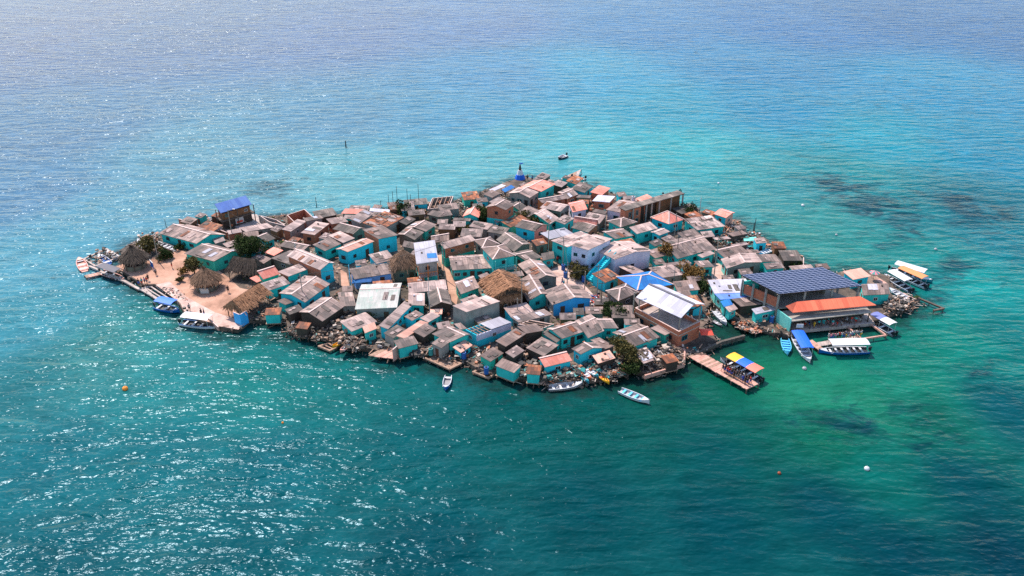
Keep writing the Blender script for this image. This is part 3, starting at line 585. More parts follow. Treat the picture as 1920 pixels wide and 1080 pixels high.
# ---------------------------------------------------------------- boats
def boat(label, bow, stern, beam, hull, inner='boat_in', benches=4, canopy=None, motor=True, z=0.0, free=.62, name='boat', cat='boat', stripes=None, group=None, deck=.22, seatm=None, engines=1, rim=None, ch=1.75, tilt=0):
    a, b = P(bow[0], bow[1], z + free), P(stern[0], stern[1], z + free); d = (a - b); L = d.length; d.normalize(); n_ = Vector((-d.y, d.x, 0)); mid = (a + b) / 2; base_ = Vector((mid.x, mid.y, z)); t = thing(name, label, cat, base_, group)
    st = [(0, .80, 0), (.12, .9, 0), (.3, 1, 0), (.5, 1, .02), (.68, .88, .06), (.82, .62, .14), (.93, .3, .24), (1, .04, .34)]
    m = MB(); secs = []
    for f_, wv, sh in st:
        c = Vector((b.x, b.y, 0)) + Vector((d.x, d.y, 0)) * L * f_; hw = beam / 2 * wv
        keel = -.18 + sh * .6
        secs.append([c + n_ * hw + Vector((0, 0, z + free + sh)), c + n_ * hw * .86 + Vector((0, 0, z + .12 + sh * .5)), c + Vector((0, 0, z + keel)), c - n_ * hw * .86 + Vector((0, 0, z + .12 + sh * .5)), c - n_ * hw + Vector((0, 0, z + free + sh)),
                     c - n_ * hw * .86 + Vector((0, 0, z + free + sh)), c - n_ * hw * .7 + Vector((0, 0, z + .14 + sh * .5)), c + n_ * hw * .7 + Vector((0, 0, z + .14 + sh * .5)), c + n_ * hw * .86 + Vector((0, 0, z + free + sh))])
    mi = [0, 0, 0, 0, 2, 1, 1, 1, 2]
    for i in range(len(secs) - 1):
        for j in range(9): k = (j + 1) % 9; m.poly([secs[i][j], secs[i + 1][j], secs[i + 1][k], secs[i][k]], mi[j])
    m.poly([secs[0][0], secs[0][8], secs[0][7], secs[0][6], secs[0][5], secs[0][4], secs[0][3], secs[0][2], secs[0][1]], 0); m.poly(secs[-1], 0)
    m.build('hull', [hull, inner, rim or hull], t, base_)
    at = lambda f_, y, zz: Vector((b.x, b.y, 0)) + Vector((d.x, d.y, 0)) * L * f_ + n_ * y + Vector((0, 0, z + zz)); rz = math.atan2(d.y, d.x)
    if deck:
        dm = MB(); f0 = 1 - deck; ws = lambda f_: beam / 2 * max(.04, 1 - ((f_ - .5) / .5) ** 2.2 if f_ > .5 else 1) * .86
        p4 = [at(f0, -ws(f0), free + .1), at(f0, ws(f0), free + .1), at(.965, ws(.965) * .8, free + .3), at(.965, -ws(.965) * .8, free + .3)]
        dm.prism([p - Vector((0, 0, .06)) for p in p4], p4); dm.build('foredeck', rim or hull, t, base_)
    for i in range(benches):
        bm_ = MB(); f_ = .14 + (.62) * i / max(1, benches - 1) if benches > 1 else .4; bm_.box(at(f_, 0, free - .14), (.38, beam * .8, .07), rz); bm_.build('bench', seatm or 'cv_white', t, base_)
    if canopy:
        f0, f1, cm = canopy; cols = cm if isinstance(cm, tuple) else (cm,); roof_m = MB(); nn = len(cols); hw = beam * .5; zt = free + ch
        for i in range(nn):
            g0, g1 = f0 + (f1 - f0) * i / nn, f0 + (f1 - f0) * (i + 1) / nn
            prof = [(-hw, 0), (-hw * .5, .13), (0, .18), (hw * .5, .13), (hw, 0)]
            for (y0, z0), (y1, z1) in zip(prof, prof[1:]): roof_m.prism([at(g0, y0, zt + z0), at(g1, y0, zt + z0), at(g1, y1, zt + z1), at(g0, y1, zt + z1)], [at(g0, y0, zt + z0 + .06), at(g1, y0, zt + z0 + .06), at(g1, y1, zt + z1 + .06), at(g0, y1, zt + z1 + .06)], i)
        ro = roof_m.build('canopy', list(cols), t, base_)
        for f_ in (f0 + .02, (f0 + f1) / 2, f1 - .02):
            for y in (-hw * .88, hw * .88): pm = MB(); pm.tube(at(f_, y, free - .1), at(f_, y, zt), .035, .035, 5); pm.build('canopy_post', 'frame_white', t, base_)
    if motor:
        for e in range(engines):
            y = 0 if engines == 1 else (-.35, .35)[e]; mm = MB(); mm.box(at(-.03, y, free + .2), (.45, .36, .55), rz); mm.box(at(-.045, y, free + .52), (.34, .28, .12), rz); mm.box(at(-.04, y, .05), (.16, .14, 1.0), rz); mm.build('outboard_motor', 'motor', t, base_)
    return t
def buoy(label, px, py, r, mat):
    p = P(px, py, 0); m = MB(); m.ball((p.x, p.y, r * .35), r, r, r * .9, 12, 8); m.tube((p.x, p.y, r * 1.1), (p.x, p.y, r * 1.5), .06, .05, 6)
    tag(m.build('buoy', mat, None, (p.x, p.y, 0), True), label, 'buoy')
# ---------------------------------------------------------------- docks and decks
def plank_deck(tile, s, z, mat, label, name='wooden_dock', cat='dock', n=None, gap=.0, posts=True, kind=None, hgt=.14):
    pa, pb, pc = T(tile, s); A, B, D = P(*pa, z), P(*pb, z), P(*pc, z); Cc = B + D - A; base_ = Vector((A.x, A.y, z)); t = thing(name, label, cat, base_); m = MB(); L = (B - A).length; n = n or max(3, int(L / .55)); rg = random.Random(int(pa[0]))
    for i in range(n):
        f0, f1 = i / n, (i + 1 - gap - .05) / n; j0, j1 = rg.uniform(-.02, .03), rg.uniform(-.02, .03); q = [A.lerp(B, f0) - (D - A) * j0, A.lerp(B, f1) - (D - A) * j0, D.lerp(Cc, f1) + (D - A) * j1, D.lerp(Cc, f0) + (D - A) * j1]
        dz = Vector((0, 0, rg.uniform(0, .04))); m.prism([p + dz - Vector((0, 0, hgt)) for p in q], [p + dz for p in q], 1 if rg.random() < .3 else 0)
    m.build('decking', [mat, 'plank'], t, base_)
    if posts:
        pm = MB()
        for f_ in [i / max(2, int(L / 3)) for i in range(max(2, int(L / 3)) + 1)]:
            for q0, q1 in ((A, B), (D, Cc)): p = q0.lerp(q1, f_); pm.tube((p.x, p.y, -1), (p.x, p.y, z - hgt - .01), .12, .11)
        if pm.v: pm.build('piling', 'plank_dark', t, base_)
    return t
def frame_dock(tile, s, z, label, closed=True, wd=.4, mat='plank', name='fish_pen', cat='pen', cross=0, hgt=.3):
    pts = [P(x, y, z) for x, y in T(tile, s)]; base_ = Vector((pts[0].x, pts[0].y, z)); t = thing(name, label, cat, base_); m = MB(); n = len(pts)
    for i in range(n if closed else n - 1): a, b = pts[i], pts[(i + 1) % n]; e = (b - a).normalized() * .12; m.beam(a - e + Vector((0, 0, .004 * (i % 2))), b + e + Vector((0, 0, .004 * (i % 2))), wd, hgt)
    if cross and n >= 4:
        for i in range(cross): f_ = (i + 1) / (cross + 1); m.beam(pts[0].lerp(pts[1], f_) + Vector((0, 0, .05)), pts[3].lerp(pts[2], f_) + Vector((0, 0, .05)), wd * .6, hgt * .6)
    m.build('frame', mat, t, base_); pm = MB()
    for i in range(n):
        a, b = pts[i], pts[(i + 1) % n]
        for j in range(max(1, int((b - a).length / 2.5))): p = a.lerp(b, j / max(1, int((b - a).length / 2.5))); pm.tube((p.x, p.y, -1.2), (p.x, p.y, z + rnd.uniform(-.1, .35)), .1, .09)
    pm.build('piling', 'plank_dark', t, base_); return t
# ---------------------------------------------------------------- trees
def tree(label, px, py, rad, ht, mat='leaf_green', zb=ZG, n=None, name='tree', cat='tree', lean=0, crown_h=None, seed=0):
    """px, py: centre of the crown in the photo; ht: height of that centre above the ground"""
    p = P(px, py, zb + ht); rg = random.Random(int(px * 7 + seed)); base_ = Vector((p.x + lean, p.y, zb)); t = thing(name, label, cat, base_)
    tm = MB(); top = Vector((p.x, p.y, zb + ht * .75)); tm.tube(base_ - Vector((0, 0, .2)), base_.lerp(top, .55), .24 * rad / 2.5, .17 * rad / 2.5, 8); fork = base_.lerp(top, .5)
    tips = []
    for i in range(7): a_ = i * .9 + rg.random(); e = Vector((p.x, p.y, zb + ht)) + Vector((math.cos(a_), math.sin(a_), rg.uniform(-.1, .5))) * rad * .6; tm.tube(fork, e, .11, .04, 5); tips.append(e)
    tm.build('trunk', 'trunk', t, base_)
    m = MB(); n = n or int(420 * rad ** 1.7); ch = crown_h or rad * .72
    lobes = [(Vector((p.x, p.y, zb + ht)), rad * .62)] + [(Vector((p.x, p.y, zb + ht)) + Vector((rg.uniform(-1, 1) * rad * .62, rg.uniform(-1, 1) * rad * .62, rg.uniform(-.5, .7) * ch)), rad * rg.uniform(.28, .5)) for _ in range(11)]
    for _ in range(n):
        c, lr = rg.choice(lobes); v = Vector((rg.gauss(0, 1), rg.gauss(0, 1), rg.gauss(0, 1))).normalized() * lr * rg.uniform(.6, 1.08) ; v.z *= .8; q = c + v
        if q.z < zb + .35: q.z = zb + .35 + rg.random() * .4
        s_ = rg.uniform(.12, .26); a_ = Vector((rg.gauss(0, 1), rg.gauss(0, 1), rg.gauss(0, .7))).normalized(); b_ = a_.cross(Vector((rg.gauss(0, 1), rg.gauss(0, 1), rg.gauss(0, 1)))).normalized()
        m.poly([q - a_ * s_, q - b_ * s_ * .6, q + a_ * s_, q + b_ * s_ * .6], 0)
    m.build('crown', mat, t, base_); return t
# ---------------------------------------------------------------- poles
def pole(label, px, py, h, lamp=False, arms=1, zb=ZG, mat='pole', r=.11, name='utility_pole', cat='pole', group=None):
    p = P(px, py, zb); base_ = Vector((p.x, p.y, zb)); t = thing(name, label, cat, base_, group); m = MB(); m.tube(base_, base_ + Vector((0, 0, h)), r, r * .7, 7); m.build('pole', mat, t, base_)
    if arms: cm = MB(); [cm.beam(base_ + Vector((-.7, .02, h - .4 - .5 * i)), base_ + Vector((.7, .02, h - .4 - .5 * i)), .09, .09) for i in range(arms)]; cm.build('crossarm', 'pole_dark', t, base_)
    if lamp:
        am = MB(); am.tube(base_ + Vector((0, 0, h - .2)), base_ + Vector((1.3, -.3, h + .35)), .05, .05, 5); ao = am.build('lamp_arm', 'pole', t, base_); lm = MB(); lm.box(base_ + Vector((1.55, -.35, h + .38)), (.6, .25, .12), -.2); o = lm.build('lamp_head', 'frame_white', None, base_); o.parent = ao; o.location = (0, 0, 0)
    return t
# ---------------------------------------------------------------- clutter
def scatter(label, name, tile, s, n, z=ZG, mats=('plank', 'junk_pale', 'junk_dark', 'junk_orange', 'stone'), size=(.25, 1.3), pile=.9, seed=1, cat=None, water=False):
    pts = [P(x, y, z) for x, y in T(tile, s)]; rg = random.Random(seed * 31 + n); xs = [p.x for p in pts]; ys = [p.y for p in pts]; m = MB(); c0 = Vector((sum(xs) / len(xs), sum(ys) / len(ys), z)); k = 0; tries = 0
    def inside(x, y):
        c = False; j = len(pts) - 1
        for i in range(len(pts)):
            if (pts[i].y > y) != (pts[j].y > y) and x < (pts[j].x - pts[i].x) * (y - pts[i].y) / (pts[j].y - pts[i].y) + pts[i].x: c = not c
            j = i
        return c
    while k < n and tries < n * 20:
        tries += 1; x, y = rg.uniform(min(xs), max(xs)), rg.uniform(min(ys), max(ys))
        if not inside(x, y): continue
        k += 1; l_ = rg.uniform(*size); kind = rg.random()
        sz = (l_, rg.uniform(.1, .22), .08) if kind < .45 else ((l_ * .8, l_ * rg.uniform(.4, .7), .05) if kind < .65 else (l_ * .45, l_ * rg.uniform(.25, .45), l_ * rg.uniform(.2, .4)))
        m.box((x, y, z + sz[2] / 2 + rg.random() ** 2 * pile), sz, rg.uniform(0, 3.14), rg.randrange(len(mats)), (rg.uniform(-.35, .35), rg.uniform(-.35, .35)))
    o = m.build(name, list(mats), None, c0); return tag(o, label, cat or name.replace('_', ' '), kind='stuff')
# ---------------------------------------------------------------- people
def skin_mesh(name, verts, edges, radii, sub=1):
    me = bpy.data.meshes.new(name); me.from_pydata(verts, edges, []); o = bpy.data.objects.new(name, me); C.objects.link(o)
    md = o.modifiers.new('skin', 'SKIN'); 
    for i, q in enumerate(me.skin_vertices[0].data): q.radius = (radii[i], radii[i]); q.use_root = (i == 0)
    o.modifiers.new('sub', 'SUBSURF').levels = sub
    dg = bpy.context.evaluated_depsgraph_get(); dg.update(); me2 = bpy.data.meshes.new_from_object(o.evaluated_get(dg)); me2.name = name
    bpy.data.objects.remove(o); 
    for q in me2.polygons: q.use_smooth = True
    return me2
def person_meshes(pose):
    st = {'stand': (0, 0, .06), 'walk': (.28, -.28, .2), 'sit': (0, 0, .1)}[pose]
    if pose == 'sit':
        V = [(0,0,.48),(0,0,.72),(0,0,.95),(0,0,1.08),(0,.02,1.24), (.1,-.05,.46),(.12,-.42,.46),(.12,-.44,.06),(.12,-.56,.03), (-.1,-.05,.46),(-.12,-.42,.46),(-.12,-.44,.06),(-.12,-.56,.03), (.2,0,.98),(.26,-.06,.74),(.2,-.26,.62),(.18,-.34,.6),(-.2,0,.98),(-.26,-.06,.74),(-.2,-.26,.62),(-.18,-.34,.6)]
    else:
        l1, l2, arm = st
        V = [(0,0,.92),(0,0,1.15),(0,0,1.38),(0,0,1.5),(0,-.01,1.66), (.1,0,.86),(.11,-l1*.5-.02,.48),(.11,-l1,.08),(.12,-l1-.14,.03), (-.1,0,.86),(-.11,-l2*.5-.02,.48),(-.11,-l2,.08),(-.12,-l2-.14,.03), (.2,0,1.4),(.27,arm,1.12),(.28,-.02,.88),(.28,-.06,.8),(-.2,0,1.4),(-.27,-arm,1.12),(-.28,-.1,.88),(-.28,-.14,.8)]
    E = [(0,1),(1,2),(2,3),(3,4),(0,5),(5,6),(6,7),(7,8),(0,9),(9,10),(10,11),(11,12),(2,13),(13,14),(14,15),(15,16),(2,17),(17,18),(18,19),(19,20)]
    Rd = [.13,.12,.13,.05,.1, .085,.06,.04,.035,.085,.06,.04,.035,.05,.04,.03,.035,.05,.04,.03,.035]
    body = skin_mesh('person_body', V, E, Rd)
    shirt = skin_mesh('shirt', [V[i] for i in (1,2,13,14,17,18)] + [tuple(Vector(V[0]) + Vector((0,0,.05)))], [(0,1),(1,2),(2,3),(1,4),(4,5),(0,6)], [.155,.165,.08,.062,.08,.062,.15])
    sh = skin_mesh('shorts', [V[0], V[5], V[6], V[9], V[10]], [(0,1),(1,2),(0,3),(3,4)], [.155,.115,.085,.115,.085])
    hm = MB(); hc = Vector(V[4]); hm.ball(hc + Vector((0, .025, .05)), .115, .12, .1, 8, 5); ho = hm.build('hair', 'hair'); hair = ho.data; bpy.data.objects.remove(ho)
    return [('person_body', body, None), ('shirt', shirt, 0), ('shorts', sh, 1), ('hair', hair, 2)]
POSES = {p: person_meshes(p) for p in ('stand', 'walk', 'sit')}
def slotted(me, mat):
    key = me.name + mat
    if key not in SL: c = me.copy(); c.materials.clear(); c.materials.append(M[mat]); SL[key] = c
    return SL[key]
SL = {}
def person(label, x, y, z, pose='stand', rz=0, top='white', bot='blue', group=None, sc_=1.0, parent_off=None):
    t = thing('person', label, 'person', (x, y, z), group); t.rotation_euler = (0, 0, rz); t.scale = (sc_, sc_, sc_)
    for nm, me, kk in POSES[pose]:
        mt = {None: 'skin', 0: 'cloth_' + top, 1: 'cloth_' + bot, 2: 'hair'}[kk]; o = bpy.data.objects.new(nm, slotted(me, mt)); C.objects.link(o); o.parent = t
    return t
# ================================================================ the houses, each surveyed from its eaves and ridge
RG, RD, RP, RB, RW, RS, RO, RK = 'roof_grey', 'roof_dark', 'roof_pale', 'roof_brown', 'roof_white', 'roof_salmon', 'roof_orange', 'roof_pink'
H('a','1135,590 1610,725 1375,495',2.7,1.2,RG,'teal','long teal house with grey gable roof below the brick wall at the left shore')
H('f','345,476 401,491 385,460',3,.9,RG,'green_wall','green house with patchy grey roof behind the sandy plaza',k=.35)
H('d','770,305 985,235 692,200',3.2,1.3,RO.replace('orange','salmon'),'green_wall','small house with bright salmon roof beside the big dark tree',k=.15,patches=0)
H('d','690,345 775,312 595,285',2.3,.5,RS,None,'low salmon lean-to next to the thatched shelter by the plaza',k=0,patches=0,name='lean_to',cat='shelter')
H('d','1080,262 1375,150 945,205',3.4,.5,RP,('teal','brick'),'teal house with pale roof and brick end wall above the shore path',k=0,lower='concrete')
H('d','1490,185 1060,5 1600,90',4.0,.9,RP,('brick','cyan'),'pale roofed house with cyan gable and corner balcony left of the centre',k=.6)
H('c','870,840 1130,930 1110,740',2.8,.5,RG,'olive','grey shed roof house right of the big dark tree',k=0)
H('c','780,770 900,815 900,700',2.8,.45,RS,'olive','faded salmon roof patch house touching the big dark tree',k=0)
H('c','960,690 1270,750 1040,625',2.6,.5,RG,'olive','low grey roof house with pale ridge behind the salmon patch',k=.3)
H('c','810,640 925,592 700,570',2.6,.8,RD,'teal','small dark grey house with teal end behind the big dark tree',k=.5)
H('c','540,510 900,450 440,460',2.5,.05,RP,'concrete','flat pale concrete terrace roof in front of the blue roofed house',k=0,patches=0,junk=.2,nw=1)
H('c','330,540 500,510 305,495',2.5,.1,RP,'brick','flat pale roof beside the left lamp post',k=0,nw=0)
H('c','520,575 715,560 510,515',2.6,.3,RB,'olive','brownish flat roof directly above the big dark tree',k=0,nw=0)
H('f','404,458 423,452 398,448',2.4,.05,RP,'concrete','tiny pale box house between the two grey roofs at left',k=0,nw=0,patches=0)
H('c','1110,505 1310,375 980,490',3,.5,RP,('concrete','brick'),'concrete house with brick end and pale shed roof near the back left shore',k=0)
H('c','1310,378 1530,335 1240,345',3.1,.4,RG,'concrete','grey roofed concrete house behind the brick ended house',k=0)
H('c','1420,550 1610,405 1240,520',3.0,.4,RP,('brick','brick'),'brick house with long pale roof near the back left',k=0)
H('e','10,410 220,378 -60,345',3.2,.4,RP,('brick','brick'),'pale curved roof house in front of the beached beams',k=0)
H('e','130,280 370,288 185,215',2.6,.5,RS,'concrete','small faded salmon roof on the back left shore',k=0,patches=0)
H('e','490,245 740,268 500,205',2.6,.2,RW,'white_wall','small white roofed house on the back left shore',k=0,patches=0,junk=0)
H('e','20,478 280,545 130,400',3.2,1.0,RD,('brick','olive'),'dark grey gable house behind the long cyan house',k=.9)
H('e','600,600 860,548 290,500',4.0,.5,RG,('cyan','brick'),'long cyan house with grey shed roof at the left of centre',k=0)
H('e','220,768 560,632 100,735',3.7,.4,RK,('cyan','cyan'),'cyan house with pinkish grey gable roof joined to the long cyan house',k=.6)
H('c','1550,755 1775,655 1390,672',2.8,.5,RG,('teal','teal'),'teal house with streaked grey roof left of the pinkish cyan house',k=0)
H('e','160,650 310,590 -30,555',3.2,.4,RP,'concrete','pale roof house between the dark gable and the streaked grey roof',k=0)
H('e','650,480 930,325 400,395',3.6,.3,'roof_rust','concrete','unfinished grey house with rusty torn roof near the back',k=0,patches=3,junk=4)
H('e','370,402 545,275 240,345',3.7,.4,RP,'concrete','pale left half roof of the torn rusty house',k=0)
H('e','1200,505 1340,415 1050,450',2.8,.8,RG,('green_wall','green_wall'),'green walled house with grey gable roof right of the torn rusty roof',k=.8)
H('e','1060,612 1180,515 925,545',2.7,.6,RD,'olive','dark grey gable house below the green walled gable house',k=.6)
H('e','905,690 1050,720 890,610',2.4,.3,RG,'olive','low grey shed behind the brown thatched gable',k=0,nw=0)
H('e','1270,660 1500,620 1345,555',2.8,.9,RB,'olive','brownish gable house behind the brick upper house',k=.6)
H('e','1440,728 1835,620 1380,652',4.6,.4,RP,('brick','green_wall'),'two storey brick and green house with pale shed roof at the centre',k=0,lower='green_wall')
wb_ = H('e','1085,920 1365,880 1050,650',5.4,.5,RW,('concrete','concrete'),'two storey house with white roof and orange balcony door at the centre',k=0,railing='door_orange',door='door_orange',patches=.3,lower='teal')
H('g','300,300 785,225 235,168',3.0,.5,RG,('pale_blue','pale_blue'),'grey roofed shop with pale blue left wall facing the open street',k=0)
H('g','262,355 512,335 290,308',2.3,.4,'roof_tarp',None,'blue awning of the pale blue shop',k=0,patches=0,junk=0,name='awning',cat='awning')
H('g','305,685 840,660 365,428',3.4,.9,'roof_green','concrete','large hall with pale green stained sheet roof in the left middle',k=.4,patches=.5,junk=.3)
H('g','990,475 1475,425 975,350',2.9,.2,RP,'concrete','flat pale roof right of the green stained hall roof',k=0)
H('g','980,622 1190,630 985,470',2.9,.3,RP,('teal','teal'),'small teal house with patchy roof below the flat pale roof',k=0)
H('g','1265,655 1220,468 1400,590',2.8,.9,RD,'dark_wood','dark charcoal gable house right of the patchy teal house',k=1,patches=0)
H('g','1250,755 1410,740 1262,680',2.2,.1,RK,'teal','small flat pink roof below the charcoal gable',k=0,nw=0)
H('g','725,935 1050,620 605,888',2.9,.3,RP,('cyan','cyan'),'long cyan row house with pale roof running down to the shore',k=0,nw=5)
H('i','1245,447 1400,385 1325,315',2.6,.3,RK,'teal','lower pink roofed end of the long cyan row house',k=0,nw=1)
H('g','935,1050 1240,850 802,1035',2.5,.3,RK,('cyan','pinkish'),'long peach roof house running down to the concrete slip',k=0,patches=0)
H('g','1240,850 1390,765 1130,792',2.6,.2,RP,'teal','pale upper end of the peach roof house',k=0,patches=0)
H('g','1650,495 1890,408 1580,350',2.8,.4,RB,('green_wall','green_wall'),'brown grey shed roof house left of the golden thatched house',k=.15)
H('f','848,508 923.5,503.7 842,484',2.9,.8,RG,('teal','teal'),'teal house with long grey roof and two pairs of windows',k=.25,nw=5,frame='frame_white')
H('l','430,318 725,268 285,168',5.2,1.0,RB,('teal','teal'),'two storey teal house with brown hip roof and slatted balcony',hip=True,railing='mint')
H('l','300,165 515,120 190,75',5.0,.9,RB,'olive','brown hip roof house behind the teal balcony house',hip=True)
H('l','700,225 470,72 815,128',2.9,.9,RD,'olive','dark grey gable house behind the teal balcony house',k=.9)
H('l','845,335 1060,290 722,255',2.8,.4,RD,('green_wall','green_wall'),'dark grey roof with pale hip strip beside the white plaza',k=.5)
H('l','1060,330 1215,300 1055,240',2.6,.2,RD,('teal','teal'),'low teal shop at the head of the white plaza',k=0,nw=3)
H('l','960,590 750,378 1112,520',3,.9,RG,('olive','olive'),'dark olive gable house with one big white roof patch left of the plaza',k=1)
H('l','880,850 735,600 1045,755',2.8,.9,RB,('dark_wood','teal'),'brown gable house with teal front right of the golden thatch',k=.5)
H('l','600,560 830,520 570,500',2.6,.2,RG,'concrete','small grey roof between golden thatch and olive gable house',k=0,nw=0)
H('l','1190,895 1060,720 1470,800',3.2,1.0,RG,('concrete','blue_wall'),'sky blue gabled house at the centre front',k=.8)
H('j','765,175 1195,38 590,98',4.6,.2,RP,('concrete','concrete'),'two storey bare grey block house with rusty roof edge',k=0,nw=0,oh=.05)
H('j','1265,610 1520,447 1140,540',3.6,.3,RB,('dark_wood','dark_wood'),'dark plank house with patchy brown roof near the front shore',k=0,nw=0)
H('j','1520,445 1755,405 1400,360',3.5,.3,RB,('dark_wood','dark_wood'),'olive brown roof behind the dark plank house',k=0,nw=0,patches=.3)
H('j','1430,308 1860,205 1320,240',2.6,.3,RG,'concrete','long low grey roof behind the open concrete frame',k=0)
H('j','330,452 560,560 535,370',2.9,.5,RG,('teal','teal'),'teal house with split grey roof at the front left shore',k=.35)
H('j','700,690 850,592 600,622',2.2,.3,RK,('cyan','cyan'),'low cyan shack with junk covered pink roof over the water',k=0,patches=3,junk=5,zg=.6)
H('j','690,395 775,380 560,335',2.2,.3,RP,'teal','small pale shed roof below the grey block house',k=0,nw=0)
H('m','630,240 935,140 500,130',3.0,.7,RG,('teal','teal'),'teal plank house with double grey roof at the front centre',k=.5,nw=4)
H('m','560,293 632,240 380,172',2.5,.3,RD,('teal','teal'),'low dark roofed wing of the teal plank house',k=0,nw=1)
H('m','965,240 1170,145 870,58',2.8,.6,RG,('teal','teal'),'grey gable house right of the teal plank house',k=.5)
H('m','1120,112 1350,112 1000,0',2.8,.4,RG,('teal','teal'),'grey roof house below the dark garden trees',k=.3)
H('m','870,443 752,370 1030,360',3.0,.7,RG,('cyan','cyan'),'cyan gable fronted house near the beached canoes',k=.9)
H('m','415,605 765,520 345,490',2.4,.6,RS,('cyan','cyan'),'small cyan house on stilts with bright salmon roof at the front shore',k=.2,patches=0,junk=.1)
H('m','1090,560 1310,490 1015,455',2.3,.2,RK,('dark_wood','dark_wood'),'dark shack with junk strewn pink roof beside the front shore tree',k=0,patches=2,junk=5,nw=0)
H('m','1530,350 1870,225 1382,210',2.9,.7,RG,('teal','teal'),'teal house with two tone grey gable roof near the long pier',k=.8)
H('p','450,200 555,155 262,110',2.7,.2,RP,('green_wall','green_wall'),'small green house with flat pale roof against the brick hall',k=0,patches=0)
H('p','180,560 350,500 40,400',2.4,.1,RP,None,'plank covered shore shelter left of the long pier',k=0,patches=6,junk=9,name='plank_shelter',cat='shelter',zg=.6)
H('o','1150,530 1435,500 1090,398',2.7,.3,RB,('teal','teal'),'teal house with brown grey roof right of the blue tarp roof',k=0)
H('o','640,505 1100,430 370,332',3.4,1.3,'roof_tarp',('orange_wall','orange_wall'),'orange house covered with bright blue tarpaulin roof',hip=True,patches=0)
H('o','400,640 665,530 240,512',3,1.0,RG,('olive','olive'),'grey pyramid roofed house below the blue tarpaulin',hip=True)
H('o','960,345 1260,300 780,222',2.6,.3,RP,('pinkish','pinkish'),'long pale roof above the blue tarpaulin house',k=0)
H('o','1000,205 1330,165 860,180',2.4,.2,RP,('pinkish','pinkish'),'narrow pale roof strip behind the long pale roof',k=0,nw=0)
H('l','1160,80 1372,165 1540,-40',4.8,.7,RP,('teal','cyan'),'two storey teal and cyan house behind the white house',k=0)
H('f','1103,470 1148.5,449 1061,463',5.8,.35,RP,('white_wall','white_wall'),'two storey white house with cyan outdoor stair',k=0,nw=2,patches=.6,frame='frame_white')
H('n','360,993 90,860 620,895',4.0,.8,RP,('white_wall','white_wall'),'tall white warehouse with ribbed gable beside the cyan stair',k=.85,nw=1)
H('n','635,672 902,600 538,585',3.2,.4,RP,('teal','teal'),'teal house with smooth pale roof right of the white house',k=0)
H('n','360,735 600,690 230,652',3.0,.4,RG,('teal','teal'),'grey roofed teal house behind the white warehouse',k=.3)
H('n','430,585 640,520 260,505',3.1,.9,RG,('olive','teal'),'grey hip roofed house with salmon hip strip near the brick barn',hip=True)
H('n','920,690 1055,640 850,652',2.8,.3,RP,('cyan','cyan'),'small cyan house with striped pale roof below the salmon pyramid roof',k=.6)
H('n','1150,990 1470,900 1010,835',3.0,.8,RG,('teal','teal'),'wide teal house with three part grey roof at the right middle',k=.6)
H('n','1480,905 1640,860 1325,752',3.0,.5,RG,('teal','teal'),'streaked grey roof joined to the wide teal house',k=.3)
H('q','105,700 268,645 48,668',2.8,.2,RP,('teal','teal'),'small pale roofed teal annex beside the right utility pole',k=0,patches=.3)
H('n','1400,625 1755,575 1225,482',2.9,.5,'roof_patch',('teal','teal'),'teal house with heavily patched pink and grey roof near the right back shore',k=0,patches=4,junk=3)
H('n','1040,545 1240,485 805,460',3.0,1.9,RS,('cyan','cyan'),'cyan house with bright salmon pyramid roof',hip=True)
H('n','1605,412 1765,465 1682,355',3.0,.5,RS,('cyan','pinkish'),'narrow cyan house with faded salmon roof at the right back shore',k=.5,patches=0)
H('n','735,295 880,240 620,222',4.6,.5,RS,('brick','brick'),'salmon shed roof behind the long brick barn',k=0,patches=0)
H('n','240,365 488,412 402,245',3.6,1.1,RP,('white_wall','white_wall'),'white house with grey and salmon roof left of the brick barn',k=.5)
H('n','70,252 290,270 222,182',3.2,.5,RW,('brick','brick'),'brick house with clean white roof near the back shore',k=0,patches=0)
H('n','190,180 300,90 45,142',3.0,.5,RS,('brick','brick'),'small brick house with salmon roof at the back shore',k=0,patches=0)
H('k','1450,790 1745,838 1385,708',3.4,1.2,RS,('white_wall','white_wall'),'white walled house with wide bright salmon roof near the back',k=1.0,patches=.2)
H('k','1440,665 1630,625 1395,562',3.2,.6,RS,('white_wall','white_wall'),'rear salmon roof behind the wide salmon roofed house',k=.3,patches=.2)
H('k','1030,605 1292,657 1112,530',3.4,.7,RP,('olive','concrete'),'olive concrete house with pale grey gable roof left of the wide salmon roof',k=.5,nw=2)
H('k','1150,815 1272,742 990,690',2.8,.5,RP,('teal','green_wall'),'teal house with mottled pale roof below the olive concrete house',k=.2)
H('k','700,850 962,912 800,762',3.2,1.0,RG,('cyan','pinkish'),'cyan house with grey gable roof and pinkish end near the centre back',k=.8)
H('k','1150,1010 1458,940 1030,930',3.2,.6,RW,('brick','brick'),'brick house with near white shed roof left of the teal two storey house',k=0,patches=.3)
H('k','1420,862 1642,925 1520,775',3.0,.6,RD,('teal','brick'),'dark grey roof house with teal front below the wide salmon roof',k=.4)
H('k','600,642 715,570 460,580',5.0,.9,RG,('brick','brick'),'two storey brick and teal house with grey gable roof at the centre back',k=.9,lower='teal')
H('k','245,732 300,642 140,685',2.9,.9,RS,('teal','teal'),'small teal house with salmon gable roof beside the dark bush',k=.9,patches=0)
H('k','1045,405 1228,308 880,350',3.6,.8,RS,('teal','teal'),'long teal house with wide faded salmon roof at the far shore',k=.8,patches=.2)
H('k','900,485 1028,405 755,415',3.4,.9,RP,('concrete','concrete'),'concrete house with pink and grey gable roof at the far shore',k=.9,nw=3)
H('k','440,402 600,330 372,388',1.8,.2,RW,None,'white tarpaulin shelter at the far shore',k=0,patches=0,junk=.4,name='tarp_shelter',cat='shelter')
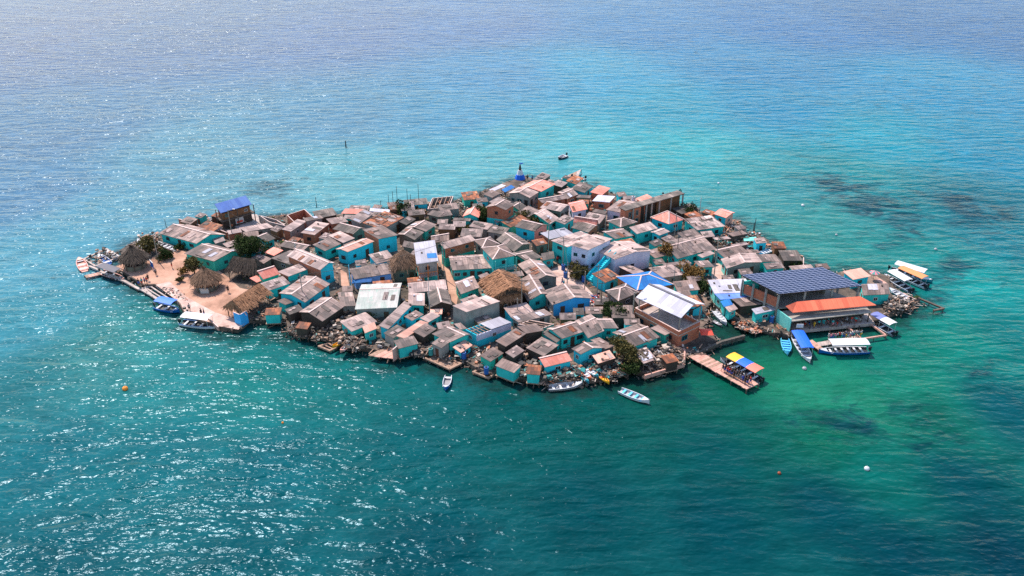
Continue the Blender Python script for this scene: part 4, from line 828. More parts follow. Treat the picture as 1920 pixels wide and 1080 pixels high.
H('k','590,415 715,352 540,380',2.0,.3,'roof_tarp',None,'blue tarpaulin shelter beside the white one at the far shore',k=0,patches=0,junk=0,name='tarp_shelter',cat='shelter')
H('k','1055,548 1370,492 890,522',2.9,.6,RP,('brick','orange_wall'),'brick house with pale pink roof in front of the far salmon roofs',k=.6)
H('k','1372,502 1515,440 1300,430',2.9,.5,RG,('brick','brick'),'brick house with grey gable roof behind the pale pink roofed one',k=.7)
H('k','780,652 872,600 690,590',2.5,.5,RD,('green_wall','green_wall'),'small dark roof house below the concrete far shore house',k=.6)
H('q','425,838 350,718 655,762',3.2,.7,RP,('mint','concrete'),'grey gabled house with two square windows above the solar roof',k=1,nw=2,patches=.3)
H('q','830,757 1125,757 742,657',2.7,.4,RG,('teal','teal'),'teal house with brown grey roof right of the two window gable',k=0)
H('q','390,702 700,632 282,610',2.7,.4,RB,('teal','teal'),'brown grey roof above the two window gable house',k=.2)
H('q','700,640 850,640 660,600',2.4,.2,RB,'pinkish','low brownish roof next to the light blue beached boat',k=0,nw=0)
H('q','520,570 702,528 450,545',2.3,.2,RP,'plank_dark','small pale shed roof above the brown grey roof',k=0,nw=0,junk=3)
H('q','500,435 690,398 425,392',2.2,.2,RB,'plank_dark','brown plank shed near the right back shore',k=0,nw=0,junk=3)
H('q','290,480 480,462 225,450',2.2,.1,RP,None,'pale sheet shelter full of clutter near the right back shore',k=0,junk=4,patches=3,name='sheet_shelter',cat='shelter')
H('q','640,492 800,480 650,448',2.0,.1,'mint',None,'turquoise sheet shelter at the right back shore',k=0,junk=3,patches=0,name='sheet_shelter',cat='shelter')
H('q','90,830 270,820 5,745',2.6,.3,RG,'teal','grey shed roof beside the brown leaved tree',k=0)
H('r','265,348 760,330 180,175',2.8,.2,RW,('mint','mint'),'mint house with wide flat white roof left of the solar roof',k=0,patches=1,junk=.8)
H('r','345,428 830,388 265,348',2.5,.2,'roof_blue',('mint','mint'),'mint house with light blue sheet roof below the flat white roof',k=0,patches=1.2,junk=.6)
H('r','600,510 962,470 480,412',2.4,.2,RG,'dark_wood','grey sheet roof between the blue shore roofs',k=0,nw=0)
H('r','385,515 500,482 345,440',2.3,.2,'roof_tarp',('mint','teal'),'bright blue square roof at the mint shore house',k=0,patches=0,nw=0)
H('r','450,577 560,535 402,512',2.1,.1,RP,('teal','teal'),'small pale roof at the tip of the mint row over the water',k=0,nw=1,junk=2)
H('r','790,612 1057,552 735,542',2.5,.2,RW,('teal','teal'),'teal kiosk with white and blue roof left of the solar hall',k=0,patches=3,nw=1)
H('s','660,502 1005,487 640,362',2.8,.4,RG,('teal','teal'),'teal house with streaked grey roof right of the solar hall',k=0,oh=.2)
H('s','530,302 760,256 405,200',2.8,.4,RK,('cyan','cyan'),'small cyan house with pale pink roof behind the solar hall',k=0,patches=.3)
H('q','900,935 1260,905 880,893',2.2,.05,RP,'concrete','low flat concrete roof behind the solar hall',k=0,nw=0,patches=0)
H('e','1220,287 1370,322 1290,232',2.6,.4,RG,'olive','grey roof left of the small dark bushes at the back shore',k=0)
H('e','1370,325 1545,300 1330,250',2.6,.3,RG,'olive','grey roof near the back shore beam frames',k=0)
H('e','1345,410 1480,410 1355,350',2.5,.2,RG,'olive','small grey roof in the cluttered back yard',k=0,nw=0)
H('e','1550,440 1710,445 1550,372',2.5,.3,RP,'olive','small pale roof in the cluttered back yard',k=0,nw=0)
H('e','1545,365 1765,372 1560,330',2.5,.2,RG,('teal','teal'),'narrow grey roof below the small salmon gable',k=0,nw=0)
H('d','1300,597 1620,362 1115,492',3.0,.8,RG,('cyan','cyan'),'cyan gable fronted house above the left rocky shore',k=.9,nw=2)
H('d','1050,627 1150,592 930,575',2.2,.3,RB,('teal','teal'),'small teal porch in front of the cyan gable',k=0,nw=0)
H('d','1510,830 1800,632 1340,722',2.8,.9,RG,('dark_wood','dark_wood'),'unfinished plank house with grey roof and one dark roof opening over the rocky shore',k=.8,patches=.6,nw=0)
H('g','130,640 322,632 88,465',2.6,.2,RG,('concrete','concrete'),'grey terrace roof left of the green stained hall',k=0,nw=0)
H('g','640,215 740,190 650,165',2.2,.2,RB,'dark_wood','hidden little shed behind the grey roofed shop',k=0,nw=0)
H('k','480,800 590,760 465,730',2.2,.1,RP,('teal','cyan'),'little cyan shed beside the two storey brick and teal house',k=0,nw=1,patches=0)
H('k','170,800 480,855 200,790',2.0,.1,RG,None,'long thin grey awning in the cluttered back yard',k=0,junk=2,name='awning',cat='awning')
H('k','1480,480 1660,490 1500,445',2.4,.2,RG,'olive','low grey roof behind the back brick houses',k=0,nw=0)
H('k','1690,660 1850,690 1760,630',2.6,.4,RG,'concrete','small grey roof right of the wide salmon roof',k=0)
H('n','460,240 600,225 480,195',2.6,.3,RP,'concrete','pale roof corner behind the salmon and grey roof',k=0,nw=0)
# hut-like and thatched
round_hut('round thatched hut at the far left end of the sandy plaza', 250.5, 483, 3.05, 2.4, 2.8, 'thatch_grey')
round_hut('round thatched hut with a white counter in the middle of the plaza', 385.5, 523, 3.2, 2.1, 2.7, 'thatch_brown', low=True)
thatch_house('f','423,506 483,514 436,480',2.3,2.6,'thatch_grey','wide hipped thatch shelter behind the salmon roof',k=1,hip=.7,wall=None,name='thatched_shelter',cat='shelter')
thatch_house('d','500,700 865,460 330,590',2.5,1.7,'thatch_gold','large shaggy thatched shelter on the left shore',k=.9,hip=.15,wall=None,name='thatched_shelter',cat='shelter',fr=.7,dens=9)
thatch_house('l','440,800 275,572 640,605',4.3,1.8,'thatch_gold','wooden house with steep golden thatched gable roof',k=.85,wall='wood_wall',fr=.7,dens=9)
thatch_house('l','520,850 800,795 525,770',3.2,.9,'thatch_gold','thatched porch in front of the golden thatched house',k=0,wall=None,name='thatched_porch',cat='porch',fr=.6)
thatch_house('e','770,985 1105,955 880,740',3.4,3.0,'thatch_brown','brown thatched house with pointed front left of the orange balcony',k=.9,hip=.95,wall='olive')

def tarp_patch():
    m = MB(); q = [P(*a, ZG + z_ + .12) for a, z_ in zip(T('e', '1225,840 1350,832 1335,772 1215,778'), (5.5, 5.5, 5.72, 5.72))]; m.prism(q, [p + Vector((0, 0, .03)) for p in q]); m.build('tarpaulin', 'roof_tarp', wb_, wb_.location)
tarp_patch()
# ================================================================ landmark buildings built one by one
def quad_box(m, pts, z0, z1, mi=0, mtop=None): m.prism([Vector((p.x, p.y, z0)) for p in pts], [Vector((p.x, p.y, z1)) for p in pts], mi, mtop)
def ccw(pts):
    a = sum(pts[i].x * pts[(i + 1) % len(pts)].y - pts[(i + 1) % len(pts)].x * pts[i].y for i in range(len(pts)))
    return pts if a > 0 else list(reversed(pts))
def posts_at(t, base_, pts, z0, z1, mat='concrete', wd=.35, name='column'):
    for p in pts: m = MB(); m.box((p.x, p.y, (z0 + z1) / 2), (wd, wd, z1 - z0)); m.build(name, mat, t, base_)
# solar hall with the orange awning
def solar_hall():
    zt = ZG + 6.2; L_, F_, R_ = P(1389, 521.5, zt), P(1461, 551, zt), P(1616, 535.5, zt); Tt = R_ + L_ - F_; ctr = (F_ + Tt) / 2; base_ = Vector((ctr.x, ctr.y, ZG))
    FOOT.append(('open hall with the solar roof', L_.xy, F_.xy + (F_ - L_).xy * .6, R_.xy + (F_ - L_).xy * .6, Tt.xy, None))
    t = thing('solar_hall', 'big open hall roofed with blue solar panels and an orange awning', 'hall', base_); u = (R_ - F_); w_ = (L_ - F_)
    m = MB(); up = Vector((0, 0, .8)); c = [F_, R_, Tt + up, L_ + up]; lu, lw = u.length, w_.length
    m.prism([p - Vector((0, 0, .22)) for p in c], c, 1, 0, [(0, 0), (lu, 0), (lu, lw), (0, lw)]); m.build('solar_roof', ['solar', 'door_dark'], t, base_)
    at = lambda x, y, z: Vector(((F_ + u * x + w_ * y).x, (F_ + u * x + w_ * y).y, z))
    posts_at(t, base_, [at(x, .03, 0) for x in (.015, .33, .66, .985)] + [at(.015, y, 0) for y in (.35, .68, .97)] + [at(.985, y, 0) for y in (.5, .97)], ZG, zt - .2)
    m = MB()      # brick side wall, upper floor and back wall
    quad_box(m, [at(.03, .06, 0), at(.045, .06, 0), at(.045, .96, 0), at(.03, .96, 0)], ZG + 2.9, zt - 1.3); m.build('side_wall', 'brick', t, base_)
    m = MB(); quad_box(m, [at(.03, .02, 0), at(.97, .02, 0), at(.97, .97, 0), at(.03, .97, 0)], ZG + 2.6, ZG + 2.85); m.build('upper_floor', 'concrete', t, base_)
    m = MB(); quad_box(m, [at(.03, .94, 0), at(.97, .94, 0), at(.97, .97, 0), at(.03, .97, 0)], ZG, zt - .6); m.build('back_wall', 'teal', t, base_)
    for i in range(4): m = MB(); quad_box(m, [at(.2 + .2 * i, .5, 0), at(.23 + .2 * i, .5, 0), at(.23 + .2 * i, .9, 0), at(.2 + .2 * i, .9, 0)], ZG + 2.85, zt - .5); m.build('partition', 'olive', t, base_)
    # awning: tilts down to the water side
    za = ZG + 3.5; A, B = P(1486, 586, za), P(1643, 572, za); C1, D1 = P(1613, 555.5, za + 1.1), P(1473, 574, za + 1.1); E1 = P(1494, 565.5, za + 1.1)
    m = MB(); pts = [A, B, C1, E1, D1]; m.poly([A, B, C1, E1], 0); m.poly([A, E1, D1], 0); m.poly([p - Vector((0, 0, .12)) for p in (E1, C1, B, A)], 0); m.poly([A, B, B - Vector((0, 0, .12)), A - Vector((0, 0, .12))], 0); m.build('orange_awning', ['roof_orange'], t, base_)
    # ground floor front: lower slab roof over the terrace, posts, teal screen wall at the left
    zs = ZG + 2.3; q = [P(1484, 602.5, zs), P(1634, 585.5, zs), P(1618, 567, zs), P(1458, 584, zs)]; m = MB(); quad_box(m, ccw(q), zs - .18, zs); m.build('terrace_slab', 'concrete', t, base_)
    w0, w1 = P(1459, 584, zs), P(1484, 602.5, zs); d = (w1 - w0).normalized(); n_ = Vector((-d.y, d.x, 0)) * .2; m = MB(); quad_box(m, ccw([w0 - n_, w1 - n_, w1, w0]), ZG - .6, zs + .5); m.build('screen_wall', 'mint', t, base_)
    add_door(t, Vector((w1.x, w1.y, ZG - .3)) - d * 1.3, d, -n_.normalized() if n_.y > 0 else n_.normalized(), 'boat_light')
    posts_at(t, base_, [q[0].lerp(q[1], f_) + Vector((0, .15, 0)) for f_ in (.02, .25, .5, .75, .98)], ZG - .2, zs - .19, 'pole_dark', .16, 'terrace_post')
    fl = ccw([P(1480, 622, ZG), P(1640, 606, ZG), P(1622, 580, ZG), P(1462, 596, ZG)]); m = MB(); quad_box(m, fl, ZG - .6, ZG + .05); m.build('terrace_floor', 'deck_concrete', t, base_)
    # counter, shelves, a white sign board
    m = MB(); a, b = q[3].lerp(q[0], .35), q[2].lerp(q[1], .35); quad_box(m, ccw([Vector(p) for p in (a, b, b + Vector((0, .6, 0)), a + Vector((0, .6, 0)))]), ZG + .05, ZG + 1.1); m.build('counter', 'dark_wood', t, base_)
    s_ = P(1500, 611, ZG + 1.7); m = MB(); m.box(s_, (1.3, .1, .8), -.05); m.build('sign_board', 'frame_white', t, base_)
solar_hall()
# brick hall with raised white roof
def white_hall():
    zw = ZG + 3.6; A, B, D = P(1273, 622, zw), P(1313, 603, zw), P(1190.5, 577, zw); C_ = B + D - A; ctr = (A + C_) / 2; base_ = Vector((ctr.x, ctr.y, ZG)); FOOT.append(('brick hall with the raised white roof', A.xy, B.xy, C_.xy, D.xy, None))
    t = thing('brick_hall', 'brick hall under a raised white metal roof beside the inlet', 'hall', base_); cs = [A, B, C_, D]
    for i in range(4):
        a, b = cs[i], cs[(i + 1) % 4]; d = (b - a).normalized(); n_ = Vector((-d.y, d.x, 0)); n_ = n_ if n_.dot(ctr - a) > 0 else -n_; s_ = d * (.25 if i % 2 else 0); a1, b1 = a + s_, b - s_; m = MB(); lo = lambda p: Vector((p.x, p.y, ZG - .6))
        m.prism([lo(a1), lo(b1), lo(b1 + n_ * .25), lo(a1 + n_ * .25)], [a1, b1, b1 + n_ * .25, a1 + n_ * .25], 0, 1); m.build('wall', ['brick', 'ridge'], t, base_)
        if i in (0, 3):
            m = MB(); o_ = -n_ * .05; zz = ZG + 2.55; m.prism([Vector((p.x, p.y, zz)) for p in (a1 + o_, b1 + o_, b1, a1)], [Vector((p.x, p.y, zz + .18)) for p in (a1 + o_, b1 + o_, b1, a1)]); m.build('ledge', 'junk_pale', t, base_)
    m = MB(); quad_box(m, ccw([A.lerp(C_, .03), B.lerp(D, .03), C_.lerp(A, .03), D.lerp(B, .03)]), ZG + 2.6, ZG + 2.78); m.build('upper_floor', 'deck_concrete', t, base_)
    dl = (D - A).normalized(); nl = Vector((dl.y, -dl.x, 0)); nl = nl if nl.dot(A - ctr) > 0 else -nl; dr = (B - A).normalized(); nr = Vector((dr.y, -dr.x, 0)); nr = nr if nr.dot(A - ctr) > 0 else -nr
    for f_ in (.2, .55, .85): p = A.lerp(D, f_); add_window(t, Vector((p.x, p.y, ZG + 1.5)), dl, nl, 1.6, 1.0)
    p = A.lerp(B, .3); add_window(t, Vector((p.x, p.y, ZG + 1.6)), dr, nr, 1.6, 1.1); p = A.lerp(D, .38); add_door(t, Vector((p.x, p.y, ZG)), dl, nl)
    m = MB(); p = A + nr * .08; m.beam(A + nr * .12 + Vector((0, 0, .5)), B + nr * .12 + Vector((0, 0, .5)), .08, .12); m.build('rail', 'pole', t, base_)
    zr = ZG + 6.0; r = 1.55; E0, E1, Rg = P(1277, 597, zr), P(1192.5, 558, zr), P(1305, 572, zr + r); Rg.z = zr; w_ = Rg - E0; u = E1 - E0; ud = u.normalized(); w_ = w_ - ud * w_.dot(ud); m = MB(); th = Vector((0, 0, .09)); rv = Vector((0, 0, r)); k = .95
    lw = math.hypot(w_.length, r)
    for a, b, c, d in ((E0, E1, E1 + w_ + rv, E0 + w_ + rv), (E1 + w_ * (1 + k) + rv * (1 - k), E0 + w_ * (1 + k) + rv * (1 - k), E0 + w_ + rv, E1 + w_ + rv)):
        q = [a, b, c, d]
        if (b - a).cross(d - a).z < 0: q.reverse()
        m.prism([p for p in q], [p + th for p in q])
    m.build('white_roof', 'roof_white', t, base_); m = MB(); m.beam(E0 + w_ + rv + th * 1.3, E1 + w_ + rv + th * 1.3, .5, .08); m.build('ridge_cap', 'cv_grey', t, base_)
    posts_at(t, base_, [(E0 + w_ * y + u * x) for x in (.05, .5, .95) for y in (.12, 1.8)], ZG, zr + .05, 'pole', .22, 'roof_post')
    m = MB()
    for x in (.05, .35, .65, .95): m.beam(E0 + w_ * .1 + u * x + Vector((0, 0, -.1)), E0 + w_ * 1.85 + u * x + Vector((0, 0, -.1)), .12, .2)
    m.build('truss', 'pole_dark', t, base_)
white_hall()
# blue roofed stilt house at the back left
def blue_house():
    z = ZG + 4.4; r = 1.5; A, B, Rr = P(413.5, 400, z), P(472, 383.5, z), P(395, 385, z + r); Rr.z = z; u = B - A; ud = u.normalized(); w_ = Rr - A; w_ = w_ - ud * w_.dot(ud); ctr = A + u / 2 + w_ / 2; base_ = Vector((ctr.x, ctr.y, ZG)); FOOT.append(('blue roofed stilt house', A.xy, B.xy, (B + w_).xy, (A + w_).xy, None))
    t = thing('stilt_house', 'tall wooden house with bright blue metal roof at the back left shore', 'house', base_); S = lambda x, y, dz=0: A + u * x + w_ * y + Vector((0, 0, r * min(y, 2 - y) + dz)); m = MB()
    m.prism([S(0, 0), S(1, 0), S(1, 1), S(0, 1)], [S(0, 0, .08), S(1, 0, .08), S(1, 1, .08), S(0, 1, .08)]); m.prism([S(0, 1), S(1, 1), S(1, 1.12), S(0, 1.12)], [S(0, 1, .08), S(1, 1, .08), S(1, 1.12, .08), S(0, 1.12, .08)], 1); m.build('roof', ['roof_blue', 'ridge_blue'], t, base_)
    g = lambda x, y, zz: Vector(((A + u * x + w_ * y).x, (A + u * x + w_ * y).y, zz))
    m = MB(); zf = ZG + 2.3
    for a, b in (((.06, .1), (.94, .1)), ((.94, .1), (.94, .92)), ((.06, .92), (.06, .1)), ((.94, .92), (.06, .92))): pa, pb = g(*a, zf), g(*b, zf); m.poly([pa, pb, S(*b, -.02) - Vector((0, 0, .45 if a[1] == b[1] == .1 else 0)), S(*a, -.02) - Vector((0, 0, .45 if a[1] == b[1] == .1 else 0))])
    m.build('wall', 'wood_wall', t, base_); m = MB(); quad_box(m, ccw([g(-.02, -.12, 0), g(1.05, -.12, 0), g(1.05, 1.02, 0), g(-.02, 1.02, 0)]), zf - .2, zf); m.build('floor', 'plank_dark', t, base_)
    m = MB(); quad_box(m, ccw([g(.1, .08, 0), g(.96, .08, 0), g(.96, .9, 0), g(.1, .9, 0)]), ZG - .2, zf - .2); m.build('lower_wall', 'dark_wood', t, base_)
    posts_at(t, base_, [g(x, y, 0) for x in (0, .5, 1.03) for y in (-.1,)] + [g(0, 1, 0), g(1.03, 1, 0)], ZG - .5, z, 'plank_dark', .18, 'stilt')
    n_ = -w_.normalized(); p = g(.55, .08, ZG + 1.2); m = MB(); m.box(p + n_ * .08, (2.1, .08, 1.5), math.atan2(ud.y, ud.x)); wb = m.build('painted_board', 'frame_white', t, base_); m = MB(); m.box(p + n_ * .14 - Vector((0, 0, .3)), (1.6, .05, .5), math.atan2(ud.y, ud.x)); o = m.build('red_panel', 'red', None, base_); o.parent = wb; o.location = (0, 0, 0)
    for x in (.2, .8): add_window(t, g(x, .1, zf + 1), ud, n_, .9, .7)
blue_house()
# cyan house, half its roof gone
def half_house():
    z = ZG + 2.7; A, B, D = P(*T('j', '905,465')[0], z), P(*T('j', '1340,312')[0], z), P(*T('j', '760,390')[0], z); C_ = B + D - A; ctr = (A + C_) / 2; base_ = Vector((ctr.x, ctr.y, ZG)); FOOT.append(('half roofed cyan house', A.xy, B.xy, C_.xy, D.xy, None)); t = thing('half_roofed_house', 'cyan house at the front with half its roof white metal and half open beams', 'house', base_); cs = [A, B, C_, D]
    for i in range(4):
        a, b = cs[i], cs[(i + 1) % 4]; d = (b - a).normalized(); n_ = Vector((-d.y, d.x, 0)); n_ = n_ if n_.dot(ctr - a) > 0 else -n_; s_ = d * (.15 if i % 2 else 0); a1, b1 = a + s_, b - s_; m = MB(); lo = lambda p, zz: Vector((p.x, p.y, zz))
        m.prism([lo(p, ZG - .5) for p in (a1, b1, b1 + n_ * .15, a1 + n_ * .15)], [lo(p, ZG + 1.4) for p in (a1, b1, b1 + n_ * .15, a1 + n_ * .15)], 0); o_ = -n_ * .02
        m.prism([lo(p, ZG + 1.4) for p in (a1, b1, b1 + n_ * .15, a1 + n_ * .15)], [a1, b1, b1 + n_ * .15, a1 + n_ * .15], 1 if i == 0 else 0); m.build('wall', ['cyan', 'white_wall'], t, base_)
        if i in (0, 3): nn = -n_; [add_window(t, Vector((a.lerp(b, f_).x, a.lerp(b, f_).y, ZG + 1.6)), d, nn, .8, .8) for f_ in ((.5,) if i == 0 else (.45,))]
    m = MB(); q = [A.lerp(B, .42), B, C_, D.lerp(C_, .42)]; up = Vector((0, 0, .12)); m.prism([p + up for p in q], [p + up * 2 for p in q]); m.build('roof', 'roof_white', t, base_)
    for i in range(4): m = MB(); f_ = .05 + i * .1; m.beam(A.lerp(B, f_) + up * .6, D.lerp(C_, f_) + up * .6, .12, .12); m.build('roof_beam', 'plank', t, base_)
    m = MB(); m.beam(A.lerp(D, .5) + up * 1.7, A.lerp(D, .5).lerp(B.lerp(C_, .5), .42) + up * 1.7, .12, .12); m.build('roof_beam', 'plank', t, base_)
half_house()
# long brick barn at the back right
def barn():
    z = ZG + 5.0; A, B = P(*T('n', '490,378')[0], z), P(*T('n', '1240,160')[0], z); u = B - A; ud = u.normalized(); n_ = Vector((-ud.y, ud.x, 0)); n_ = n_ if n_.y > 0 else -n_; D, C_ = A + n_ * 2.6, B + n_ * 2.6; ctr = (A + C_) / 2; base_ = Vector((ctr.x, ctr.y, ZG)); FOOT.append(('long brick barn', A.xy, B.xy, C_.xy, D.xy, None)); t = thing('brick_barn', 'long dark two storey brick barn with concrete columns near the back right shore', 'building', base_)
    m = MB(); q = ccw([A, B, C_, D]); m.prism([p - Vector((0, 0, .02)) for p in q], [p + Vector((0, 0, .16)) for p in q]); m.build('roof', 'roof_dark', t, base_)
    m = MB(); i_ = n_ * .5; quad_box(m, ccw([A + i_ + ud * .3, A.lerp(B, .28) + i_, D.lerp(C_, .28) - i_, D - i_ + ud * .3]), ZG - .2, z - .03); m.build('wall', 'brick', t, base_)
    m = MB(); quad_box(m, ccw([A.lerp(B, .58) + i_ * 2.4, B + i_ * 2.4 - ud * .3, C_ - i_ - ud * .3, D.lerp(C_, .58) - i_]), ZG - .2, z - .03); m.build('wall', 'wood_wall', t, base_)
    m = MB(); quad_box(m, ccw([A.lerp(B, .285) + i_ * 3, A.lerp(B, .575) + i_ * 3, D.lerp(C_, .575) - i_, D.lerp(C_, .285) - i_]), ZG - .2, z - .05); m.build('wall', 'dark_wood', t, base_)
    posts_at(t, base_, [A.lerp(B, f_) + n_ * .2 for f_ in (.14, .36, .45, .58, .78, .985)], ZG - .2, z - .03, 'concrete', .35)
    for f_ in (.1, .22): p = A.lerp(B, f_) + i_; add_window(t, Vector((p.x, p.y, ZG + 3.4)), ud, -n_, .8, 1.4); add_window(t, Vector((p.x, p.y, ZG + 1.4)), ud, -n_, .8, .9)
barn()
# cyan outdoor stair of the white house
def stair():
    top, bot = P(1150, 476, ZG + 3.9), P(1104, 525, ZG + .3); d = Vector((bot.x - top.x, bot.y - top.y, 0)); n_ = Vector((-d.y, d.x, 0)).normalized(); base_ = Vector((bot.x, bot.y, ZG)); t = thing('outdoor_stair', 'cyan covered stair slanting down beside the white house', 'stair', base_); N = 16
    m = MB()
    for i in range(N): a, b = top.lerp(bot, i / N), top.lerp(bot, (i + 1) / N); m.prism([Vector((p.x, p.y, b.z - .25)) for p in (a - n_ * .7, b - n_ * .7, b + n_ * .7, a + n_ * .7)], [Vector((p.x, p.y, a.z)) for p in (a - n_ * .7, b - n_ * .7, b + n_ * .7, a + n_ * .7)])
    m.build('steps', 'cyan', t, base_)
    for s_ in (-1, 1): m = MB(); o_ = n_ * .78 * s_; m.prism([top + o_ - n_ * .05 - Vector((0, 0, .4)), top + o_ + n_ * .05 - Vector((0, 0, .4)), bot + o_ + n_ * .05 - Vector((0, 0, .3)), bot + o_ - n_ * .05 - Vector((0, 0, .3))], [top + o_ - n_ * .05 + Vector((0, 0, .8)), top + o_ + n_ * .05 + Vector((0, 0, .8)), bot + o_ + n_ * .05 + Vector((0, 0, .8)), bot + o_ - n_ * .05 + Vector((0, 0, .8))]); m.build('parapet', 'cyan', t, base_)
    posts_at(t, base_, [top.lerp(bot, .3)], ZG, 3.6, 'pole', .15, 'post')
stair()
# unfinished shells, yards, walls
open_box('c','1065,290 1175,400 1290,215',2.3,'brick','roofless brick house shell beside the back left shore',rubble=14)
open_box('c','1030,600 1050,600 1030,590',.5,'concrete','short stub of concrete kerb beside the brick ended house') if False else None
open_box('c','835,375 1062,432 712,292',1.9,'concrete','roofless concrete yard filled with rubble at the back left',rubble=90,name='walled_yard',cat='yard')
open_box('j','1730,377 1882,322 1430,322',2.5,'concrete','open concrete frame with pale beams behind the dark plank house',beams=3,rubble=20)
open_box('e','1225,215 1500,190 1285,75',1.6,'concrete','roofless beam frame room on the back shore',beams=5,rubble=10)
open_box('e','130,285 380,292 190,190',2.0,'concrete','roof beam frame behind the faded salmon roof',beams=4) if False else None
wall_run('a','1378,408 1890,560',1.7,'brick','long low brick wall at the back left shore')
wall_run('c','0,395 300,512',1.7,'brick','brick wall piece ending at the left lamp post')
wall_run('i','1600,645 1890,395',2.2,'pinkish','pale boundary wall of the concrete slip')
wall_run('k','1240,365 1420,290 1600,310',1.0,'concrete','low concrete quay wall at the far shore')
wall_run('d','385,712 470,745 560,690',2.4,'blue_wall','light blue wall under the shaggy thatched shelter')
wall_run('q','1390,690 1385,850 1215,860',1.4,'olive','weathered wall around the rocky right back corner')
wall_run('b','1740,770 1880,900',.5,'deck_pink','low pink kerb along the left quay')
# shore monument: stepped base, white body, small figure on top
def monument():
    p = P(975, 335, ZG); t = thing('shore_monument', 'blue and white stepped shrine with a small figure at the far shore', 'monument', p); m = MB()
    m.tube(p, p + Vector((0, 0, 1.3)), 1.5, 1.1, 8); m.build('base', 'cv_blue2', t, p); m = MB(); m.tube(p + Vector((0, 0, 1.3)), p + Vector((0, 0, 2.6)), 1.0, .6, 10); m.build('body', 'cv_white', t, p)
    m = MB(); m.tube(p + Vector((0, 0, 2.6)), p + Vector((0, 0, 3.9)), .45, .22, 8); m.ball(p + Vector((0, 0, 4.05)), .2, .2, .24); m.build('figure', 'pole_dark', t, p); m = MB(); m.box(p + Vector((.3, 0, 4.5)), (1.1, .08, .3), .2); m.build('arch', 'cv_blue2', t, p)
monument()
# ================================================================ docks, piers and pens
def pier():
    z = .95; A, B, D = P(1290, 668, z), P(1398, 730, z), P(1314, 660, z); t = plank_deck('f', '1290,668 1400,730 1312,659', z, 'deck_pink', 'long pink pier of the tricolour boat', name='pier', cat='pier', n=26)
pier()
plank_deck('b','190,245 385,205 215,275',.55,'deck_pink','small pink floating platform at the far left tip',name='floating_platform',cat='platform')
plank_deck('d','175,805 370,938 250,770',.75,'deck_pink','pink concrete landing below the thatched shelter',name='landing',n=6)
plank_deck('d','370,938 455,880 240,790',.74,'deck_pink','tip of the pink landing at the blue wall',name='landing',n=3,posts=False)
plank_deck('i','1290,715 1600,762 1590,560',1.1,'deck_pink','sloping pink concrete slip on the front shore',name='boat_slip',cat='slip',n=4,posts=False)
plank_deck('j','270,765 560,885 420,700',.6,'plank','plank raft below the split grey roof house',name='plank_raft',cat='raft')
frame_dock('j','250,755 560,893 700,825 520,740',.7,'timber edge of the plank raft',closed=False,name='raft_edge',cat='edging')
plank_deck('j','890,740 1130,880 950,700',1.2,'junk_pale','bleached plank stage beside the dark plank house',name='plank_stage',cat='stage')
frame_dock('j','860,930 1050,1005 1130,960 960,880',.5,'small timber pen with a blue cloth at the front shore',cross=1)
frame_dock('i','660,605 780,570 880,620 800,660',.5,'small square timber pen by the yellow canoe',cross=1)
frame_dock('b','900,420 1090,370 1360,560 1150,565',.5,'stone edged water pen by the left sand beach',cross=2,wd=.5,mat='deck_concrete')
frame_dock('b','400,200 700,320 880,420 950,420 1040,500 1150,570',.55,'curved concrete edge of the left landing',closed=False,wd=.6,mat='deck_concrete',name='quay_edge',cat='quay')
frame_dock('b','255,130 400,190',.6,'short concrete spit joining the far left boats',closed=False,wd=.5,mat='deck_concrete',name='quay_edge',cat='quay')
frame_dock('a','190,915 470,790 640,890 330,1010',.5,'rocky pen with two beached boats at the far left',wd=.45,mat='deck_concrete')
plank_deck('d','765,780 1035,825 850,700',.7,'plank','cluttered plank deck below the teal porch',name='plank_deck',cat='deck')
plank_deck('r','530,745 790,850 700,690',.7,'deck_pink','cluttered orange plank deck below the mint row houses',name='plank_deck',cat='deck')
plank_deck('r','900,760 1150,850 960,735',.7,'junk_pale','bare slatted deck left of the solar hall',name='plank_deck',cat='deck',gap=.35)
frame_dock('t','1020,370 1185,512 1495,465 1300,325',.75,'square water pen in front of the solar hall terrace',closed=False,wd=.3,mat='deck_pink')
plank_deck('t','500,540 640,650 560,520',.8,'deck_pink','narrow pink jetty between the blue and white canopy boats',name='jetty',cat='jetty',n=6)
plank_deck('t','600,610 1150,520 580,560',.8,'deck_concrete','waterside strip behind the white canopy boat',name='jetty',cat='jetty',n=14)
plank_deck('s','930,340 1330,545 880,380',.8,'deck_pink','long pink dock beside the orange and white canopy boats',name='dock_walk',cat='dock')
frame_dock('s','1330,520 1680,665 1560,690',.7,'dark timber breakwater at the far right tip',closed=False,wd=.45,mat='plank_dark',name='breakwater',cat='breakwater')
plank_deck('s','760,260 900,350 830,255',1.05,'deck_pink','pink landing beside the cyan house behind the solar hall',name='landing',n=3,posts=False)
frame_dock('p','860,430 1160,290 1450,215',.7,'dark stone breakwater closing the inlet',closed=False,wd=.5,mat='stone',name='breakwater',cat='breakwater',hgt=.8)
plank_deck('p','560,330 880,400 760,200',.85,'deck_concrete','grey shaded quay with red umbrella beside the brick hall',name='quay',cat='quay',n=5)
frame_dock('p','200,720 690,570 700,400 430,280',.9,'concrete edge of the walled garden left of the pier',closed=False,wd=.3,mat='deck_pink',name='garden_edge',cat='edging',hgt=.8)
plank_deck('k','1240,370 1500,250 1300,230',1.0,'deck_concrete','concrete quay with grey boats at the far shore',name='quay',cat='quay',n=5)
